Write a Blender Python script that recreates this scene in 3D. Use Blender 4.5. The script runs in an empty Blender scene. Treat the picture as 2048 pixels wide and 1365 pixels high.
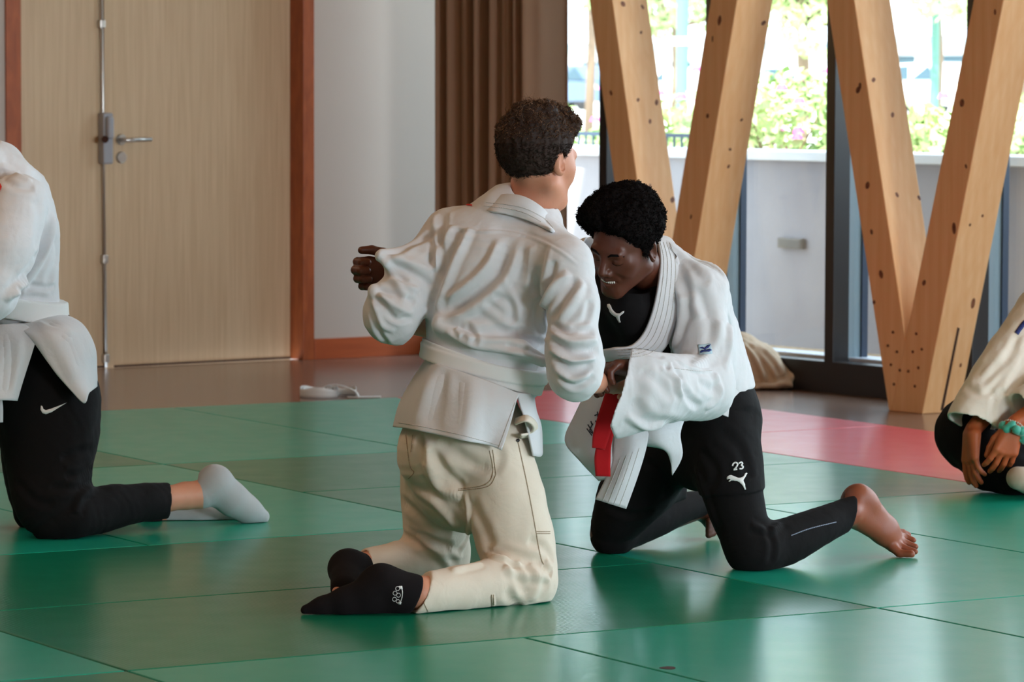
import bpy, bmesh, math, random
import numpy as np
from mathutils import Vector, Matrix
from mathutils.bvhtree import BVHTree

SC = bpy.context.scene
COL = SC.collection
random.seed(7)

# ---------------------------------------------------------------- camera
FOC = 7546.0                    # focal length in pixels of the 2048 wide frame
CAM_H = 1.26
PITCH = math.radians(3.854)
ROLL = math.radians(-0.185)
_c, _s = math.cos(PITCH), math.sin(PITCH)
_cr, _sr = math.cos(ROLL), math.sin(ROLL)
RM = np.array([[1, 0, 0], [0, -_s, _c], [0, -_c, -_s]]) @ np.array([[_cr, -_sr, 0], [_sr, _cr, 0], [0, 0, 1]])
CAMP = np.array([0.0, 0.0, CAM_H])
cam_data = bpy.data.cameras.new('camera')
cam = bpy.data.objects.new('camera', cam_data)
COL.objects.link(cam)
mw = Matrix.Identity(4)
for i in range(3):
    mw[i][0] = RM[i, 0]; mw[i][1] = -RM[i, 1]; mw[i][2] = -RM[i, 2]; mw[i][3] = CAMP[i]
cam.matrix_world = mw
cam_data.sensor_width = 36.0
cam_data.lens = FOC / 2048 * 36.0
cam_data.clip_start = 0.1
cam_data.clip_end = 300
cam_data.dof.use_dof = True
cam_data.dof.focus_distance = 9.6
cam_data.dof.aperture_fstop = 9.0
SC.camera = cam

# ---------------------------------------------------------------- world and light
SC.view_settings.view_transform = 'Standard'
SC.view_settings.look = 'None'
SC.view_settings.gamma = 1.0
SC.view_settings.exposure = 0.06
SC.cycles.use_denoising = True
SC.cycles.max_bounces = 8
SC.cycles.transparent_max_bounces = 12
SC.cycles.caustics_reflective = False
SC.cycles.caustics_refractive = False
world = bpy.data.worlds.new('sky'); SC.world = world; world.use_nodes = True
wn = world.node_tree
bg = wn.nodes['Background']
bg.inputs['Color'].default_value = (0.74, 0.87, 1.0, 1)
bg.inputs['Strength'].default_value = 4.4

WD = np.array([0.6018, -0.7986])        # along the window wall, towards the camera's right
WN = np.array([0.7986, 0.6018])         # outward through the window wall
CORNER = np.array([-0.40, 18.36])       # door wall meets window wall

def wpt(t, n, z):                       # t metres along the window wall from the corner, n metres outward
    p = CORNER + WD * t + WN * n
    return np.array([p[0], p[1], z])

def area_light(name, loc, toward, sx, sy, power, color):
    l = bpy.data.lights.new(name, 'AREA'); l.shape = 'RECTANGLE'
    l.size, l.size_y, l.energy, l.color = sx, sy, power, color
    o = bpy.data.objects.new(name, l); COL.objects.link(o)
    o.location = Vector(loc)
    o.rotation_euler = Vector(toward).to_track_quat('-Z', 'Y').to_euler()
    return o

sun = bpy.data.lights.new('sun', 'SUN'); sun.energy = 15.0; sun.angle = 0.02; sun.color = (1.0, 0.95, 0.86)
so = bpy.data.objects.new('sun', sun); COL.objects.link(so)
so.rotation_euler = Vector((0.35, 0.62, -0.95)).to_track_quat('-Z', 'Y').to_euler()
# added area lights for sky light through the window bays that follow to the right, out of the frame
for k, t in enumerate((7.6, 10.4, 13.2, 16.0)):
    area_light('added_bay_light', wpt(t, -0.1, 1.75), (-WN[0], -WN[1], -0.12), 2.4, 2.7, 48.0, (0.80, 0.92, 1.0))
# added area lights for assumed light from behind the camera; rear wall is windowless
area_light('added_rear_light', (11.0, -5.8, 1.9), (-0.5, 1, -0.04), 6.0, 2.6, 2250.0, (0.84, 0.94, 1.0))
area_light('added_rear_light', (-4.0, -5.8, 1.9), (0.2, 1, -0.04), 3.0, 2.0, 20.0, (0.93, 0.97, 1.0))
# assumed warm ceiling luminaires out of view, added for warm light from upper left
for x, y in ((-2.2, 8.6), (-3.4, 11.4)):
    area_light('assumed_ceiling_light', (x, y, 3.34), (0.0, 0, -1), 1.4, 1.4, 24.0, (1.0, 0.68, 0.46))

# ---------------------------------------------------------------- helpers
def ray(px, py):
    return RM @ np.array([(px - 1024.0) / FOC, (py - 682.5) / FOC, 1.0])
def P(px, py, Y):                       # point of the place at depth Y that is seen at (px, py)
    d = ray(px, py)
    return CAMP + d * (Y / d[1])
def floor_pt(px, py, z=0.0):
    d = ray(px, py)
    return CAMP + d * ((z - CAM_H) / d[2])
def plane_pt(px, py, p0, n):            # on the vertical plane through p0 with 2-D normal n
    d = ray(px, py)
    k = (n[0] * (p0[0] - CAMP[0]) + n[1] * (p0[1] - CAMP[1])) / (n[0] * d[0] + n[1] * d[1])
    return CAMP + d * k
MPP = 1.0 / FOC
def proj(p):
    q = RM.T @ (np.asarray(p) - CAMP)
    return np.array([q[0] / q[2] * FOC + 1024, q[1] / q[2] * FOC + 682.5])

def new_mat(name):
    m = bpy.data.materials.new(name); m.use_nodes = True
    return m, m.node_tree, m.node_tree.nodes['Principled BSDF']
def setin(b, **kw):
    names = {'rough': 'Roughness', 'metal': 'Metallic', 'spec': 'Specular IOR Level', 'sheen': 'Sheen Weight', 'sheen_rough': 'Sheen Roughness',
             'sss': 'Subsurface Weight', 'coat': 'Coat Weight', 'coat_rough': 'Coat Roughness', 'trans': 'Transmission Weight', 'ior': 'IOR'}
    for k, v in kw.items(): b.inputs[names[k]].default_value = v
def C4(c): return (c[0], c[1], c[2], 1.0)
def srgb(r, g, b):
    f = lambda v: (v / 255 / 12.92) if v / 255 <= 0.04045 else ((v / 255 + 0.055) / 1.055) ** 2.4
    return (f(r), f(g), f(b))

def simple_mat(name, col, rough=0.6, noise=None, bump=None, **kw):
    """noise = (scale, amount, colour2, (sx, sy, sz)); bump = (scale, strength, distance, (sx, sy, sz), detail)"""
    m, nt, b = new_mat(name)
    b.inputs['Base Color'].default_value = C4(col)
    setin(b, rough=rough, **kw)
    N, L = nt.nodes, nt.links
    tc = N.new('ShaderNodeTexCoord')
    if noise:
        mp = N.new('ShaderNodeMapping'); mp.inputs['Scale'].default_value = noise[3] if len(noise) > 3 else (1, 1, 1)
        L.new(tc.outputs['Object'], mp.inputs[0])
        n = N.new('ShaderNodeTexNoise'); n.inputs['Scale'].default_value = noise[0]; n.inputs['Detail'].default_value = 5
        L.new(mp.outputs[0], n.inputs['Vector'])
        r = N.new('ShaderNodeMapRange'); r.inputs[1].default_value = 0.35; r.inputs[2].default_value = 0.65
        r.inputs[3].default_value = 0; r.inputs[4].default_value = noise[1]
        L.new(n.outputs['Fac'], r.inputs[0])
        mx = N.new('ShaderNodeMix'); mx.data_type = 'RGBA'
        mx.inputs[6].default_value = C4(col); mx.inputs[7].default_value = C4(noise[2])
        L.new(r.outputs[0], mx.inputs[0]); L.new(mx.outputs[2], b.inputs['Base Color'])
    if bump:
        mp = N.new('ShaderNodeMapping'); mp.inputs['Scale'].default_value = bump[3] if len(bump) > 3 else (1, 1, 1)
        L.new(tc.outputs['Object'], mp.inputs[0])
        n = N.new('ShaderNodeTexNoise'); n.inputs['Scale'].default_value = bump[0]; n.inputs['Detail'].default_value = bump[4] if len(bump) > 4 else 3
        L.new(mp.outputs[0], n.inputs['Vector'])
        bp = N.new('ShaderNodeBump'); bp.inputs['Strength'].default_value = bump[1]; bp.inputs['Distance'].default_value = bump[2]
        L.new(n.outputs['Fac'], bp.inputs['Height']); L.new(bp.outputs[0], b.inputs['Normal'])
    return m

def link_obj(name, me, mat=None, parent=None, smooth=False):
    if mat is not None:
        for mm in (mat if isinstance(mat, (list, tuple)) else [mat]): me.materials.append(mm)
    if smooth:
        me.polygons.foreach_set('use_smooth', [True] * len(me.polygons))
    o = bpy.data.objects.new(name, me); COL.objects.link(o)
    if parent is not None: o.parent = parent
    return o
def mesh_obj(name, verts, faces, mat=None, parent=None, smooth=False):
    me = bpy.data.meshes.new(name)
    me.from_pydata([tuple(map(float, v)) for v in verts], [], [tuple(int(i) for i in f) for f in faces]); me.update()
    return link_obj(name, me, mat, parent, smooth)
def tag(o, label=None, cat=None, group=None, kind=None):
    if label: o['label'] = label
    if cat: o['category'] = cat
    if group: o['group'] = group
    if kind: o['kind'] = kind
    return o
def struct(o): o['kind'] = 'structure'; return o
def empty(name, loc=(0, 0, 0)):
    o = bpy.data.objects.new(name, None); COL.objects.link(o); o.location = loc
    o.empty_display_size = 0.1
    return o

class MB:                               # collects shapes for one mesh object
    def __init__(s): s.v = []; s.f = []
    def add(s, vs, fs):
        o = len(s.v); s.v += [tuple(map(float, v)) for v in vs]; s.f += [tuple(i + o for i in f) for f in fs]; return s
    def prism(s, poly, ext):            # polygon (3-D points) swept by vector ext
        n = len(poly); a = [np.array(p, float) for p in poly]; e = np.array(ext, float)
        s.add(a + [p + e for p in a], [tuple(range(n))[::-1], tuple(range(n, 2 * n))] + [(i, (i + 1) % n, n + (i + 1) % n, n + i) for i in range(n)])
        return s
    def wbox(s, t0, t1, n0, n1, z0, z1):    # box along the window wall
        p = [wpt(t0, n0, z0), wpt(t1, n0, z0), wpt(t1, n1, z0), wpt(t0, n1, z0)]
        return s.prism(p, (0, 0, z1 - z0))
    def tube(s, pts, r, seg=10, caps=True):
        pts = [np.array(p, float) for p in pts]; n = len(pts)
        rs = r if isinstance(r, (list, tuple)) else [r] * n
        rings = []; up = None
        for i in range(n):
            t = pts[min(i + 1, n - 1)] - pts[max(i - 1, 0)]; t /= (np.linalg.norm(t) + 1e-12)
            if up is None:
                up = np.array([0, 0, 1.0]) if abs(t[2]) < 0.9 else np.array([1.0, 0, 0])
            a = np.cross(t, up); a /= np.linalg.norm(a) + 1e-12; b = np.cross(a, t); up = b
            rings.append([pts[i] + rs[i] * (a * math.cos(q) + b * math.sin(q)) for q in [2 * math.pi * k / seg for k in range(seg)]])
        vs = [v for rg in rings for v in rg]; fs = []
        for i in range(n - 1):
            for k in range(seg):
                fs.append((i * seg + k, i * seg + (k + 1) % seg, (i + 1) * seg + (k + 1) % seg, (i + 1) * seg + k))
        if caps: fs += [tuple(range(seg))[::-1], tuple((n - 1) * seg + k for k in range(seg))]
        return s.add(vs, fs)
    def build(s, name, mat=None, parent=None, smooth=False, bevel=0.0, seg=2):
        o = mesh_obj(name, s.v, s.f, mat, parent, smooth)
        bm = bmesh.new(); bm.from_mesh(o.data); bmesh.ops.recalc_face_normals(bm, faces=bm.faces); bm.to_mesh(o.data); bm.free()
        if bevel:
            md = o.modifiers.new('bevel', 'BEVEL'); md.width = bevel; md.segments = seg; md.limit_method = 'ANGLE'
        return o
# ---------------------------------------------------------------- setting materials
def wood_mat(name, base, dark, scale=1.0, axis=(8, 8, 0.35), rough=0.55, strength=0.6, knots=False):
    m, nt, b = new_mat(name); N, L = nt.nodes, nt.links
    tc = N.new('ShaderNodeTexCoord'); mp = N.new('ShaderNodeMapping'); mp.inputs['Scale'].default_value = axis
    L.new(tc.outputs['Object'], mp.inputs[0])
    n = N.new('ShaderNodeTexNoise'); n.inputs['Scale'].default_value = 6 * scale; n.inputs['Detail'].default_value = 6; n.inputs['Distortion'].default_value = 0.4
    L.new(mp.outputs[0], n.inputs['Vector'])
    r = N.new('ShaderNodeValToRGB'); r.color_ramp.elements[0].position = 0.3; r.color_ramp.elements[1].position = 0.72
    r.color_ramp.elements[0].color = C4(base); r.color_ramp.elements[1].color = C4([base[i] * (1 - strength) + dark[i] * strength for i in range(3)])
    L.new(n.outputs['Fac'], r.inputs[0]); last = r.outputs[0]
    if knots:
        n2 = N.new('ShaderNodeTexWave'); n2.wave_type = 'BANDS'; n2.bands_direction = 'X'; n2.inputs['Scale'].default_value = 9; n2.inputs['Distortion'].default_value = 3.0
        n2.inputs['Detail'].default_value = 2; mp2 = N.new('ShaderNodeMapping'); mp2.inputs['Scale'].default_value = (1, 1, 0.12)
        L.new(tc.outputs['Object'], mp2.inputs[0]); L.new(mp2.outputs[0], n2.inputs['Vector'])
        mx = N.new('ShaderNodeMix'); mx.data_type = 'RGBA'; mm = N.new('ShaderNodeMath'); mm.operation = 'MULTIPLY'; mm.inputs[1].default_value = 0.25
        L.new(n2.outputs['Fac'], mm.inputs[0]); L.new(mm.outputs[0], mx.inputs[0]); L.new(last, mx.inputs[6]); mx.inputs[7].default_value = C4(dark)
        last = mx.outputs[2]
    L.new(last, b.inputs['Base Color']); setin(b, rough=rough)
    return m

M_wall = simple_mat('wall_paint', srgb(192, 182, 174), 0.85, noise=(3, 0.25, srgb(186, 176, 168)), bump=(260, 0.15, 0.001))
M_door = wood_mat('door_veneer', srgb(216, 192, 158), srgb(194, 166, 130), 1.0, (9, 9, 0.35), 0.5, 0.7)
M_frame_wood = wood_mat('jamb_wood', srgb(176, 92, 46), srgb(120, 52, 24), 1.0, (4, 4, 1.3), 0.45, 0.6)
M_base_wood = wood_mat('baseboard_wood', srgb(178, 88, 44), srgb(140, 62, 30), 1.0, (0.6, 0.6, 5), 0.45, 0.5)
M_beam = wood_mat('spruce', srgb(236, 190, 138), srgb(222, 162, 102), 0.8, (7, 7, 0.5), 0.55, 0.55, knots=True)
M_knot = simple_mat('knot', srgb(138, 82, 48), 0.6, noise=(60, 0.8, srgb(80, 38, 20)))
M_hole = simple_mat('dark_gap', srgb(60, 34, 24), 0.9)
M_peg = simple_mat('peg_end', srgb(104, 62, 38), 0.8)
M_black = simple_mat('black_metal', srgb(30, 27, 29), 0.4, metal=0.0)
M_navy = simple_mat('navy_metal', srgb(52, 66, 88), 0.45)
M_greyblue = simple_mat('grey_metal', srgb(128, 146, 156), 0.5)
M_sill = simple_mat('light_sill', srgb(196, 205, 220), 0.4)
M_steel = simple_mat('brushed_steel', srgb(196, 194, 190), 0.28, metal=0.9)
M_greyplastic = simple_mat('grey_lacquer', srgb(160, 164, 172), 0.4)
M_curtain = simple_mat('curtain_cloth', srgb(152, 120, 96), 0.9, bump=(400, 0.25, 0.002), sheen=0.15)
M_floor = simple_mat('floor_lino', srgb(136, 112, 100), 0.2, spec=0.6, noise=(2.5, 0.3, srgb(128, 104, 92)), bump=(120, 0.06, 0.001))
M_concrete = simple_mat('concrete', srgb(172, 170, 176), 0.9, noise=(1.6, 0.7, srgb(152, 150, 157)), bump=(40, 0.3, 0.004))
M_coping_lit = simple_mat('coping', srgb(225, 230, 235), 0.6)  # paler than the wall: light on its top surface put into the colour
M_gravel = simple_mat('gravel', srgb(214, 190, 160), 0.95, noise=(60, 0.9, srgb(160, 138, 112)), bump=(90, 0.8, 0.01))
M_lawn = simple_mat('lawn', srgb(188, 200, 130), 0.95, noise=(1.2, 0.8, srgb(214, 205, 160)))
M_asphalt = simple_mat('asphalt', srgb(215, 214, 212), 0.9, noise=(1, 0.5, srgb(190, 190, 192)))
M_ceil = wood_mat('ceiling_boards', srgb(206, 166, 118), srgb(184, 140, 92), 1.0, (0.5, 7, 7), 0.7)
M_panel = wood_mat('wall_panelling', srgb(146, 92, 54), srgb(118, 68, 38), 1.0, (7, 7, 0.5), 0.6)

def mat_green(name, col, col2):
    m, nt, b = new_mat(name); N, L = nt.nodes, nt.links
    setin(b, rough=0.4, ior=1.5, spec=0.12, coat=0.36, coat_rough=0.12); b.inputs['Coat IOR'].default_value = 1.55
    tc = N.new('ShaderNodeTexCoord')
    n = N.new('ShaderNodeTexNoise'); n.inputs['Scale'].default_value = 3.0; n.inputs['Detail'].default_value = 5; L.new(tc.outputs['Object'], n.inputs['Vector'])
    mx = N.new('ShaderNodeMix'); mx.data_type = 'RGBA'; mx.inputs[6].default_value = C4(col); mx.inputs[7].default_value = C4(col2)
    L.new(n.outputs['Fac'], mx.inputs[0]); L.new(mx.outputs[2], b.inputs['Base Color'])
    # woven rice-straw emboss: fine ribs broken up by noise, and slow dents
    mp = N.new('ShaderNodeMapping'); mp.inputs['Scale'].default_value = (1, 1, 1); L.new(tc.outputs['Object'], mp.inputs[0])
    w = N.new('ShaderNodeTexWave'); w.wave_type = 'BANDS'; w.bands_direction = 'Y'; w.inputs['Scale'].default_value = 26; w.inputs['Distortion'].default_value = 1.2; w.inputs['Detail'].default_value = 2
    w.inputs['Detail Scale'].default_value = 3
    L.new(mp.outputs[0], w.inputs['Vector'])
    mp2 = N.new('ShaderNodeMapping'); mp2.inputs['Scale'].default_value = (40, 90, 1); L.new(tc.outputs['Object'], mp2.inputs[0])
    n2 = N.new('ShaderNodeTexNoise'); n2.inputs['Scale'].default_value = 1.0; n2.inputs['Detail'].default_value = 4; L.new(mp2.outputs[0], n2.inputs['Vector'])
    n3 = N.new('ShaderNodeTexNoise'); n3.inputs['Scale'].default_value = 9; n3.inputs['Detail'].default_value = 3; L.new(tc.outputs['Object'], n3.inputs['Vector'])
    b1 = N.new('ShaderNodeBump'); b1.inputs['Strength'].default_value = 0.26; b1.inputs['Distance'].default_value = 0.0008
    b2 = N.new('ShaderNodeBump'); b2.inputs['Strength'].default_value = 0.08; b2.inputs['Distance'].default_value = 0.0012
    b3 = N.new('ShaderNodeBump'); b3.inputs['Strength'].default_value = 0.06; b3.inputs['Distance'].default_value = 0.001
    L.new(w.outputs['Fac'], b1.inputs['Height']); L.new(n2.outputs['Fac'], b2.inputs['Height']); L.new(n3.outputs['Fac'], b3.inputs['Height'])
    L.new(b1.outputs[0], b2.inputs['Normal']); L.new(b2.outputs[0], b3.inputs['Normal']); L.new(b3.outputs[0], b.inputs['Normal']); L.new(b3.outputs[0], b.inputs['Coat Normal'])
    r = N.new('ShaderNodeMapRange'); r.inputs[1].default_value = 0.3; r.inputs[2].default_value = 0.7; r.inputs[3].default_value = 0.30; r.inputs[4].default_value = 0.34
    L.new(n3.outputs['Fac'], r.inputs[0]); L.new(r.outputs[0], b.inputs['Roughness'])
    return m
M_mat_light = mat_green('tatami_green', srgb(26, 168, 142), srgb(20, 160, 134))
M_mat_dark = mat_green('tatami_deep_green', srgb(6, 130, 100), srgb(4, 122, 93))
M_mat_red = mat_green('tatami_red', srgb(226, 84, 100), srgb(218, 76, 92))

# ---------------------------------------------------------------- the mats, one by one
TH = math.radians(-30.84)
GA, GB = 3.427, 7.356
def grid_pt(n, m, z=0.0):               # mat grid: n counts across, m away from the camera
    a, b = GA + n, GB + m
    return np.array([a * math.cos(TH) + b * math.sin(TH), -a * math.sin(TH) + b * math.cos(TH), z])
MATS = [  # n0, n1, m0, m1, tone, label
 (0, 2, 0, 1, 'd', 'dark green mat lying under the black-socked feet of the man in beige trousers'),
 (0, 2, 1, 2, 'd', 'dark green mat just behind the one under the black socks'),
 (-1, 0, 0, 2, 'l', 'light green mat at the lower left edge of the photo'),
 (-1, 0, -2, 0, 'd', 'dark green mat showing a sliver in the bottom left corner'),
 (0, 1, -2, 0, 'l', 'light green mat in front, its far corner meets the bottom left seam crossing'),
 (1, 2, -2, 0, 'l', 'light green mat with a small nick, at the bottom right of centre'),
 (2, 3, -2, 0, 'l', 'pale reflecting green mat in the bottom right corner'),
 (0, 1, 2, 4, 'l', 'green mat under the knees of the kneeler cut off by the left edge'),
 (1, 2, 2, 4, 'l', 'light green mat under the white-grey socks of the left kneeler'),
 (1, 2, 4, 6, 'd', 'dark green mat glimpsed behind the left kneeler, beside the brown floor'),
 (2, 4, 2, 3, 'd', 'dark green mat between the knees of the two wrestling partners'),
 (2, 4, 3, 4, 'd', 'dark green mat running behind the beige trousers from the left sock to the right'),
 (2, 3, 4, 6, 'l', 'light green mat at the far edge beside the brown floor, left of the beige jacket'),
 (3, 4, 4, 6, 'l', 'light green mat next to the red strip, seen between the two partners'),
 (2, 3, 0, 2, 'l', 'green mat under the black knees of the man with the red belt'),
 (3, 4, 0, 2, 'l', 'green mat beyond the bare foot, below the red strip on the right'),
 (4, 5, 0, 2, 'r', 'red mat under the cross-legged sitter at the right edge'),
 (4, 5, 2, 4, 'r', 'red mat right of the bent back, nearer one of the two in the strip'),
 (4, 5, 4, 6, 'r', 'red mat at the far end of the strip, beside the window floor')]
for i, (n0, n1, m0, m1, tone, lab) in enumerate(MATS):
    g = 0.0035
    c = (grid_pt(n0, m0) + grid_pt(n1, m1)) / 2
    sx, sy = (n1 - n0) / 2 - g, (m1 - m0) / 2 - g
    if sx > sy: sx, sy, rot = sy, sx, 1
    else: rot = 0
    bm = bmesh.new(); bmesh.ops.create_cube(bm, size=1)
    bmesh.ops.scale(bm, vec=(2 * sx, 2 * sy, 0.04), verts=bm.verts)
    bmesh.ops.bevel(bm, geom=[e for e in bm.edges if min(v.co.z for v in e.verts) > 0 or abs(e.verts[0].co.z - e.verts[1].co.z) > 0.01], offset=0.003, segments=2, affect='EDGES', profile=0.5)
    me = bpy.data.meshes.new('tatami_mat'); bm.to_mesh(me); bm.free()
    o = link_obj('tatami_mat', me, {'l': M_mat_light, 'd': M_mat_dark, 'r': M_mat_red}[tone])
    o.location = (c[0], c[1], -0.02)
    o.rotation_euler = (0, 0, -TH + (math.pi / 2 if rot else 0) + math.radians(random.uniform(-0.08, 0.08)))
    tag(o, lab, 'mat', 'judo mats on the floor')
    if 'small nick' in lab:
        c_ = floor_pt(1335, 1337); nv = [c_ + np.array([.018 * math.cos(a) , .020 * math.sin(a) * (1 + .3 * math.cos(a)), .0004]) for a in np.linspace(0, 6.283, 13)[:-1]]
        k_ = MB().prism([p - [0, 0, .002] for p in nv], (0, 0, .0024)).build('nick', M_hole); k_.parent = o; k_.matrix_parent_inverse = (Matrix.Translation(o.location) @ o.rotation_euler.to_matrix().to_4x4()).inverted()

# ---------------------------------------------------------------- room shell
FZ = -0.04
CZ = 3.4
DW = np.array([0.7986, 0.6018])         # along the door wall, away to the right
DNn = np.array([0.6018, -0.7986])       # door wall normal, into the room
def dpt(s, n, z):                       # s metres along the door wall from the corner (negative = to the left), n into the room
    p = CORNER + DW * s + DNn * n
    return np.array([p[0], p[1], z])
def dbox(mb, s0, s1, n0, n1, z0, z1):
    return mb.prism([dpt(s0, n0, z0), dpt(s1, n0, z0), dpt(s1, n1, z0), dpt(s0, n1, z0)], (0, 0, z1 - z0))
def s_of(px, n=0.0):                    # position along the door wall that is seen at column px
    p0 = dpt(0, n, 0); q = plane_pt(px, 500, p0, DNn)
    return float((q[:2] - p0[:2]) @ DW)
def t_of(px, n=0.0, py=500):
    p0 = wpt(0, n, 0); q = plane_pt(px, py, p0, WN)
    return float((q[:2] - p0[:2]) @ WD)

o = MB().prism([(-9, -6, FZ - 0.1), wpt(24.5, 0.35, FZ - 0.1), wpt(0, 0.35, FZ - 0.1), dpt(-9, -0.3, FZ - 0.1)], (0, 0, 0.1)).build('floor', M_floor); struct(o)
o = MB().prism([(-9, -6, CZ), wpt(24.5, 0.9, CZ), wpt(-0.5, 0.9, CZ), dpt(-9, -0.3, CZ)], (0, 0, 0.25)).build('ceiling', M_ceil); struct(o)
# door wall pieces: left of the door, above it, right of it
S_L, S_LF = s_of(12), s_of(42)
S_R, S_RF = s_of(626), s_of(604)
DOOR_T = 2.35
REC = 0.10                              # depth of the door recess
mb = MB()
dbox(mb, -9, S_L, -0.2, 0, FZ, CZ); dbox(mb, S_L, S_R, -0.2, 0, DOOR_T + 0.06, CZ); dbox(mb, S_R, 0.35, -0.2, 0, FZ, CZ)
dbox(mb, S_L - 0.1, S_R + 0.1, -0.3, -0.2, FZ - 0.1, CZ)  # added unseen backing that stops sky light leaking in round the door
struct(mb.build('wall_back', M_wall))
# walls out of view behind and left of the camera
lw = dpt(-9, 0, 0)
mb = MB(); mb.prism([(lw[0], lw[1], FZ), (-9.0, -6, FZ), (-9.15, -6, FZ), (lw[0] - 0.15, lw[1], FZ)], (0, 0, CZ - FZ)); struct(mb.build('wall_left', M_panel))
rw = wpt(24.5, 0, 0)
mb = MB(); mb.prism([(-9, -6, FZ), (rw[0], -6, FZ), (rw[0], -6.15, FZ), (-9, -6.15, FZ)], (0, 0, CZ - FZ)); struct(mb.build('wall_rear', M_panel))

# jambs and casing
SJ = s_of(577, -REC)                    # where the door leaf meets the right jamb
mb = MB(); dbox(mb, S_RF, S_R, -0.19, 0.012, FZ, DOOR_T + 0.055)
dbox(mb, S_L, S_LF, -0.19, 0.012, FZ, DOOR_T + 0.055); dbox(mb, S_LF, S_RF, -0.19, 0.012, DOOR_T, DOOR_T + 0.055)
struct(mb.build('trim_1', M_frame_wood, bevel=0.002))
mb = MB(); dbox(mb, S_R, -0.01, 0, 0.014, FZ, s_h := FZ + 0.098); struct(mb.build('baseboard_back', M_base_wood, bevel=0.002))

# double door: two leaves, astragal, hardware
dr = empty('door_1', tuple(dpt(s_of(400, -REC), -REC, FZ))); struct(dr)
DZ0 = FZ - 0.02
struct(dbox(MB(), S_LF, S_RF, -REC - 0.05, -REC + 0.003, FZ, FZ + 0.009).build('threshold', M_hole))
def door_child(name, mb, mat, **k):
    o = mb.build(name, mat, **k); o.parent = dr; o.matrix_parent_inverse = Matrix.Translation(-Vector(dr.location)); return o
S_A, S_B = s_of(206, -REC), s_of(226, -REC)
mb = MB(); dbox(mb, S_B + 0.003, S_RF, -REC - 0.04, -REC, DZ0, DOOR_T - 0.003)
leafR = door_child('door_leaf', mb, M_door, bevel=0.002)
mb = MB(); dbox(mb, S_LF, S_A + 0.0, -REC - 0.04, -REC, DZ0, DOOR_T - 0.003)
leafL = door_child('door_leaf', mb, M_door, bevel=0.002)
mb = MB(); dbox(mb, S_A + 0.006, S_B - 0.001, -REC - 0.04, -REC + 0.008, DZ0, DOOR_T - 0.003)
door_child('meeting_strip', mb, M_door, bevel=0.003)
# panic bolt: long rod, guides and grey lock box with lever
def dp(px, py, n):                      # point seen at (px,py) on the plane n metres in front of the door wall
    return plane_pt(px, py, dpt(0, n, 0), DNn)
rodx = lambda y: 203 + y * 0.0125
mb = MB(); mb.tube([dp(rodx(-300), -300, -REC + 0.02), dp(rodx(735), 735, -REC + 0.02)], 0.006, 8); door_child('bolt_rod', mb, M_steel, smooth=True)
for y in (48, 519, 717):
    mb = MB(); c = dp(rodx(y), y, -REC + 0.018)
    s0 = float((c[:2] - CORNER) @ DW)
    dbox(mb, s0 - 0.013, s0 + 0.013, -REC, -REC + 0.03, c[2] - 0.02, c[2] + 0.02); door_child('rod_guide', mb, M_steel, bevel=0.004)
c0 = dp(211, 278, -REC + 0.03); s0 = float((c0[:2] - CORNER) @ DW)
mb = MB(); dbox(mb, s0 - 0.024, s0 + 0.028, -REC, -REC + 0.055, c0[2] - 0.115, c0[2] + 0.12); door_child('lock_box', mb, M_greyplastic, bevel=0.008)
mb = MB(); dbox(mb, s0 - 0.018, s0 + 0.018, -REC + 0.05, -REC + 0.085, c0[2] + 0.0, c0[2] + 0.105)
door_child('lock_lever', mb, M_greyplastic, bevel=0.014, seg=4)
mb = MB(); mb.tube([dp(210, 279, -REC + 0.055), dp(210, 279, -REC + 0.092)], 0.0165, 16); door_child('lock_cylinder', mb, M_hole, smooth=False)
def disc(name, px, py, n0, n1, r, mat, ring=None):
    a, b_ = dp(px, py, n0), dp(px, py, n1)
    d = np.array([DNn[0], DNn[1], 0]); a = np.array([*a]); b_ = a + d * (n1 - n0)
    mb = MB(); mb.tube([a, b_ - d * 0.004, b_], [r, r, r * 0.85], 28); return door_child(name, mb, mat, smooth=False)
disc('handle_rose', 242, 279, -REC, -REC + 0.01, 0.026, M_steel)
disc('key_plate', 242, 315, -REC, -REC + 0.012, 0.027, M_steel)
hz = [dp(243, 280, -REC + 0.01), dp(243, 280, -REC + 0.045), dp(250, 280, -REC + 0.058), dp(262, 280, -REC + 0.06), dp(303, 279, -REC + 0.06)]
mb = MB(); mb.tube(hz, [0.011, 0.010, 0.0095, 0.0095, 0.0095], 14); door_child('door_handle', mb, M_steel, smooth=True)

# ---------------------------------------------------------------- window wall
starts = [t_of(x, 0.0) for x in (1197, 1408, 1650, 1928)]
step = (starts[3] - starts[0]) / 3
print('mullion starts', starts)
for k in range(1, 12): starts.append(starts[3] + step * k)
t_end = starts[-1] + 0.5
mb = MB(); mb.wbox(0.0, t_end, 0.0, 0.10, FZ, FZ + 0.135); struct(mb.build('trim_2', M_black, bevel=0.003))
mb = MB(); mb.wbox(0.0, t_end, 0.10, 0.24, FZ, FZ + 0.15); struct(mb.build('window_sill', M_sill, bevel=0.003))
mb = MB(); mb.wbox(-0.05, t_end, 0.0, 0.24, 3.02, CZ); struct(mb.build('wall_right', M_wall))
m_glass, nt, b = new_mat('window_glass')
N, L = nt.nodes, nt.links
tr = N.new('ShaderNodeBsdfTransparent'); gl = N.new('ShaderNodeBsdfGlossy'); gl.inputs['Roughness'].default_value = 0.0
lw2 = N.new('ShaderNodeLayerWeight'); lw2.inputs[0].default_value = 0.5
fp = N.new('ShaderNodeMath'); fp.operation = 'POWER'; fp.inputs[1].default_value = 5.0; L.new(lw2.outputs['Facing'], fp.inputs[0])
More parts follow.
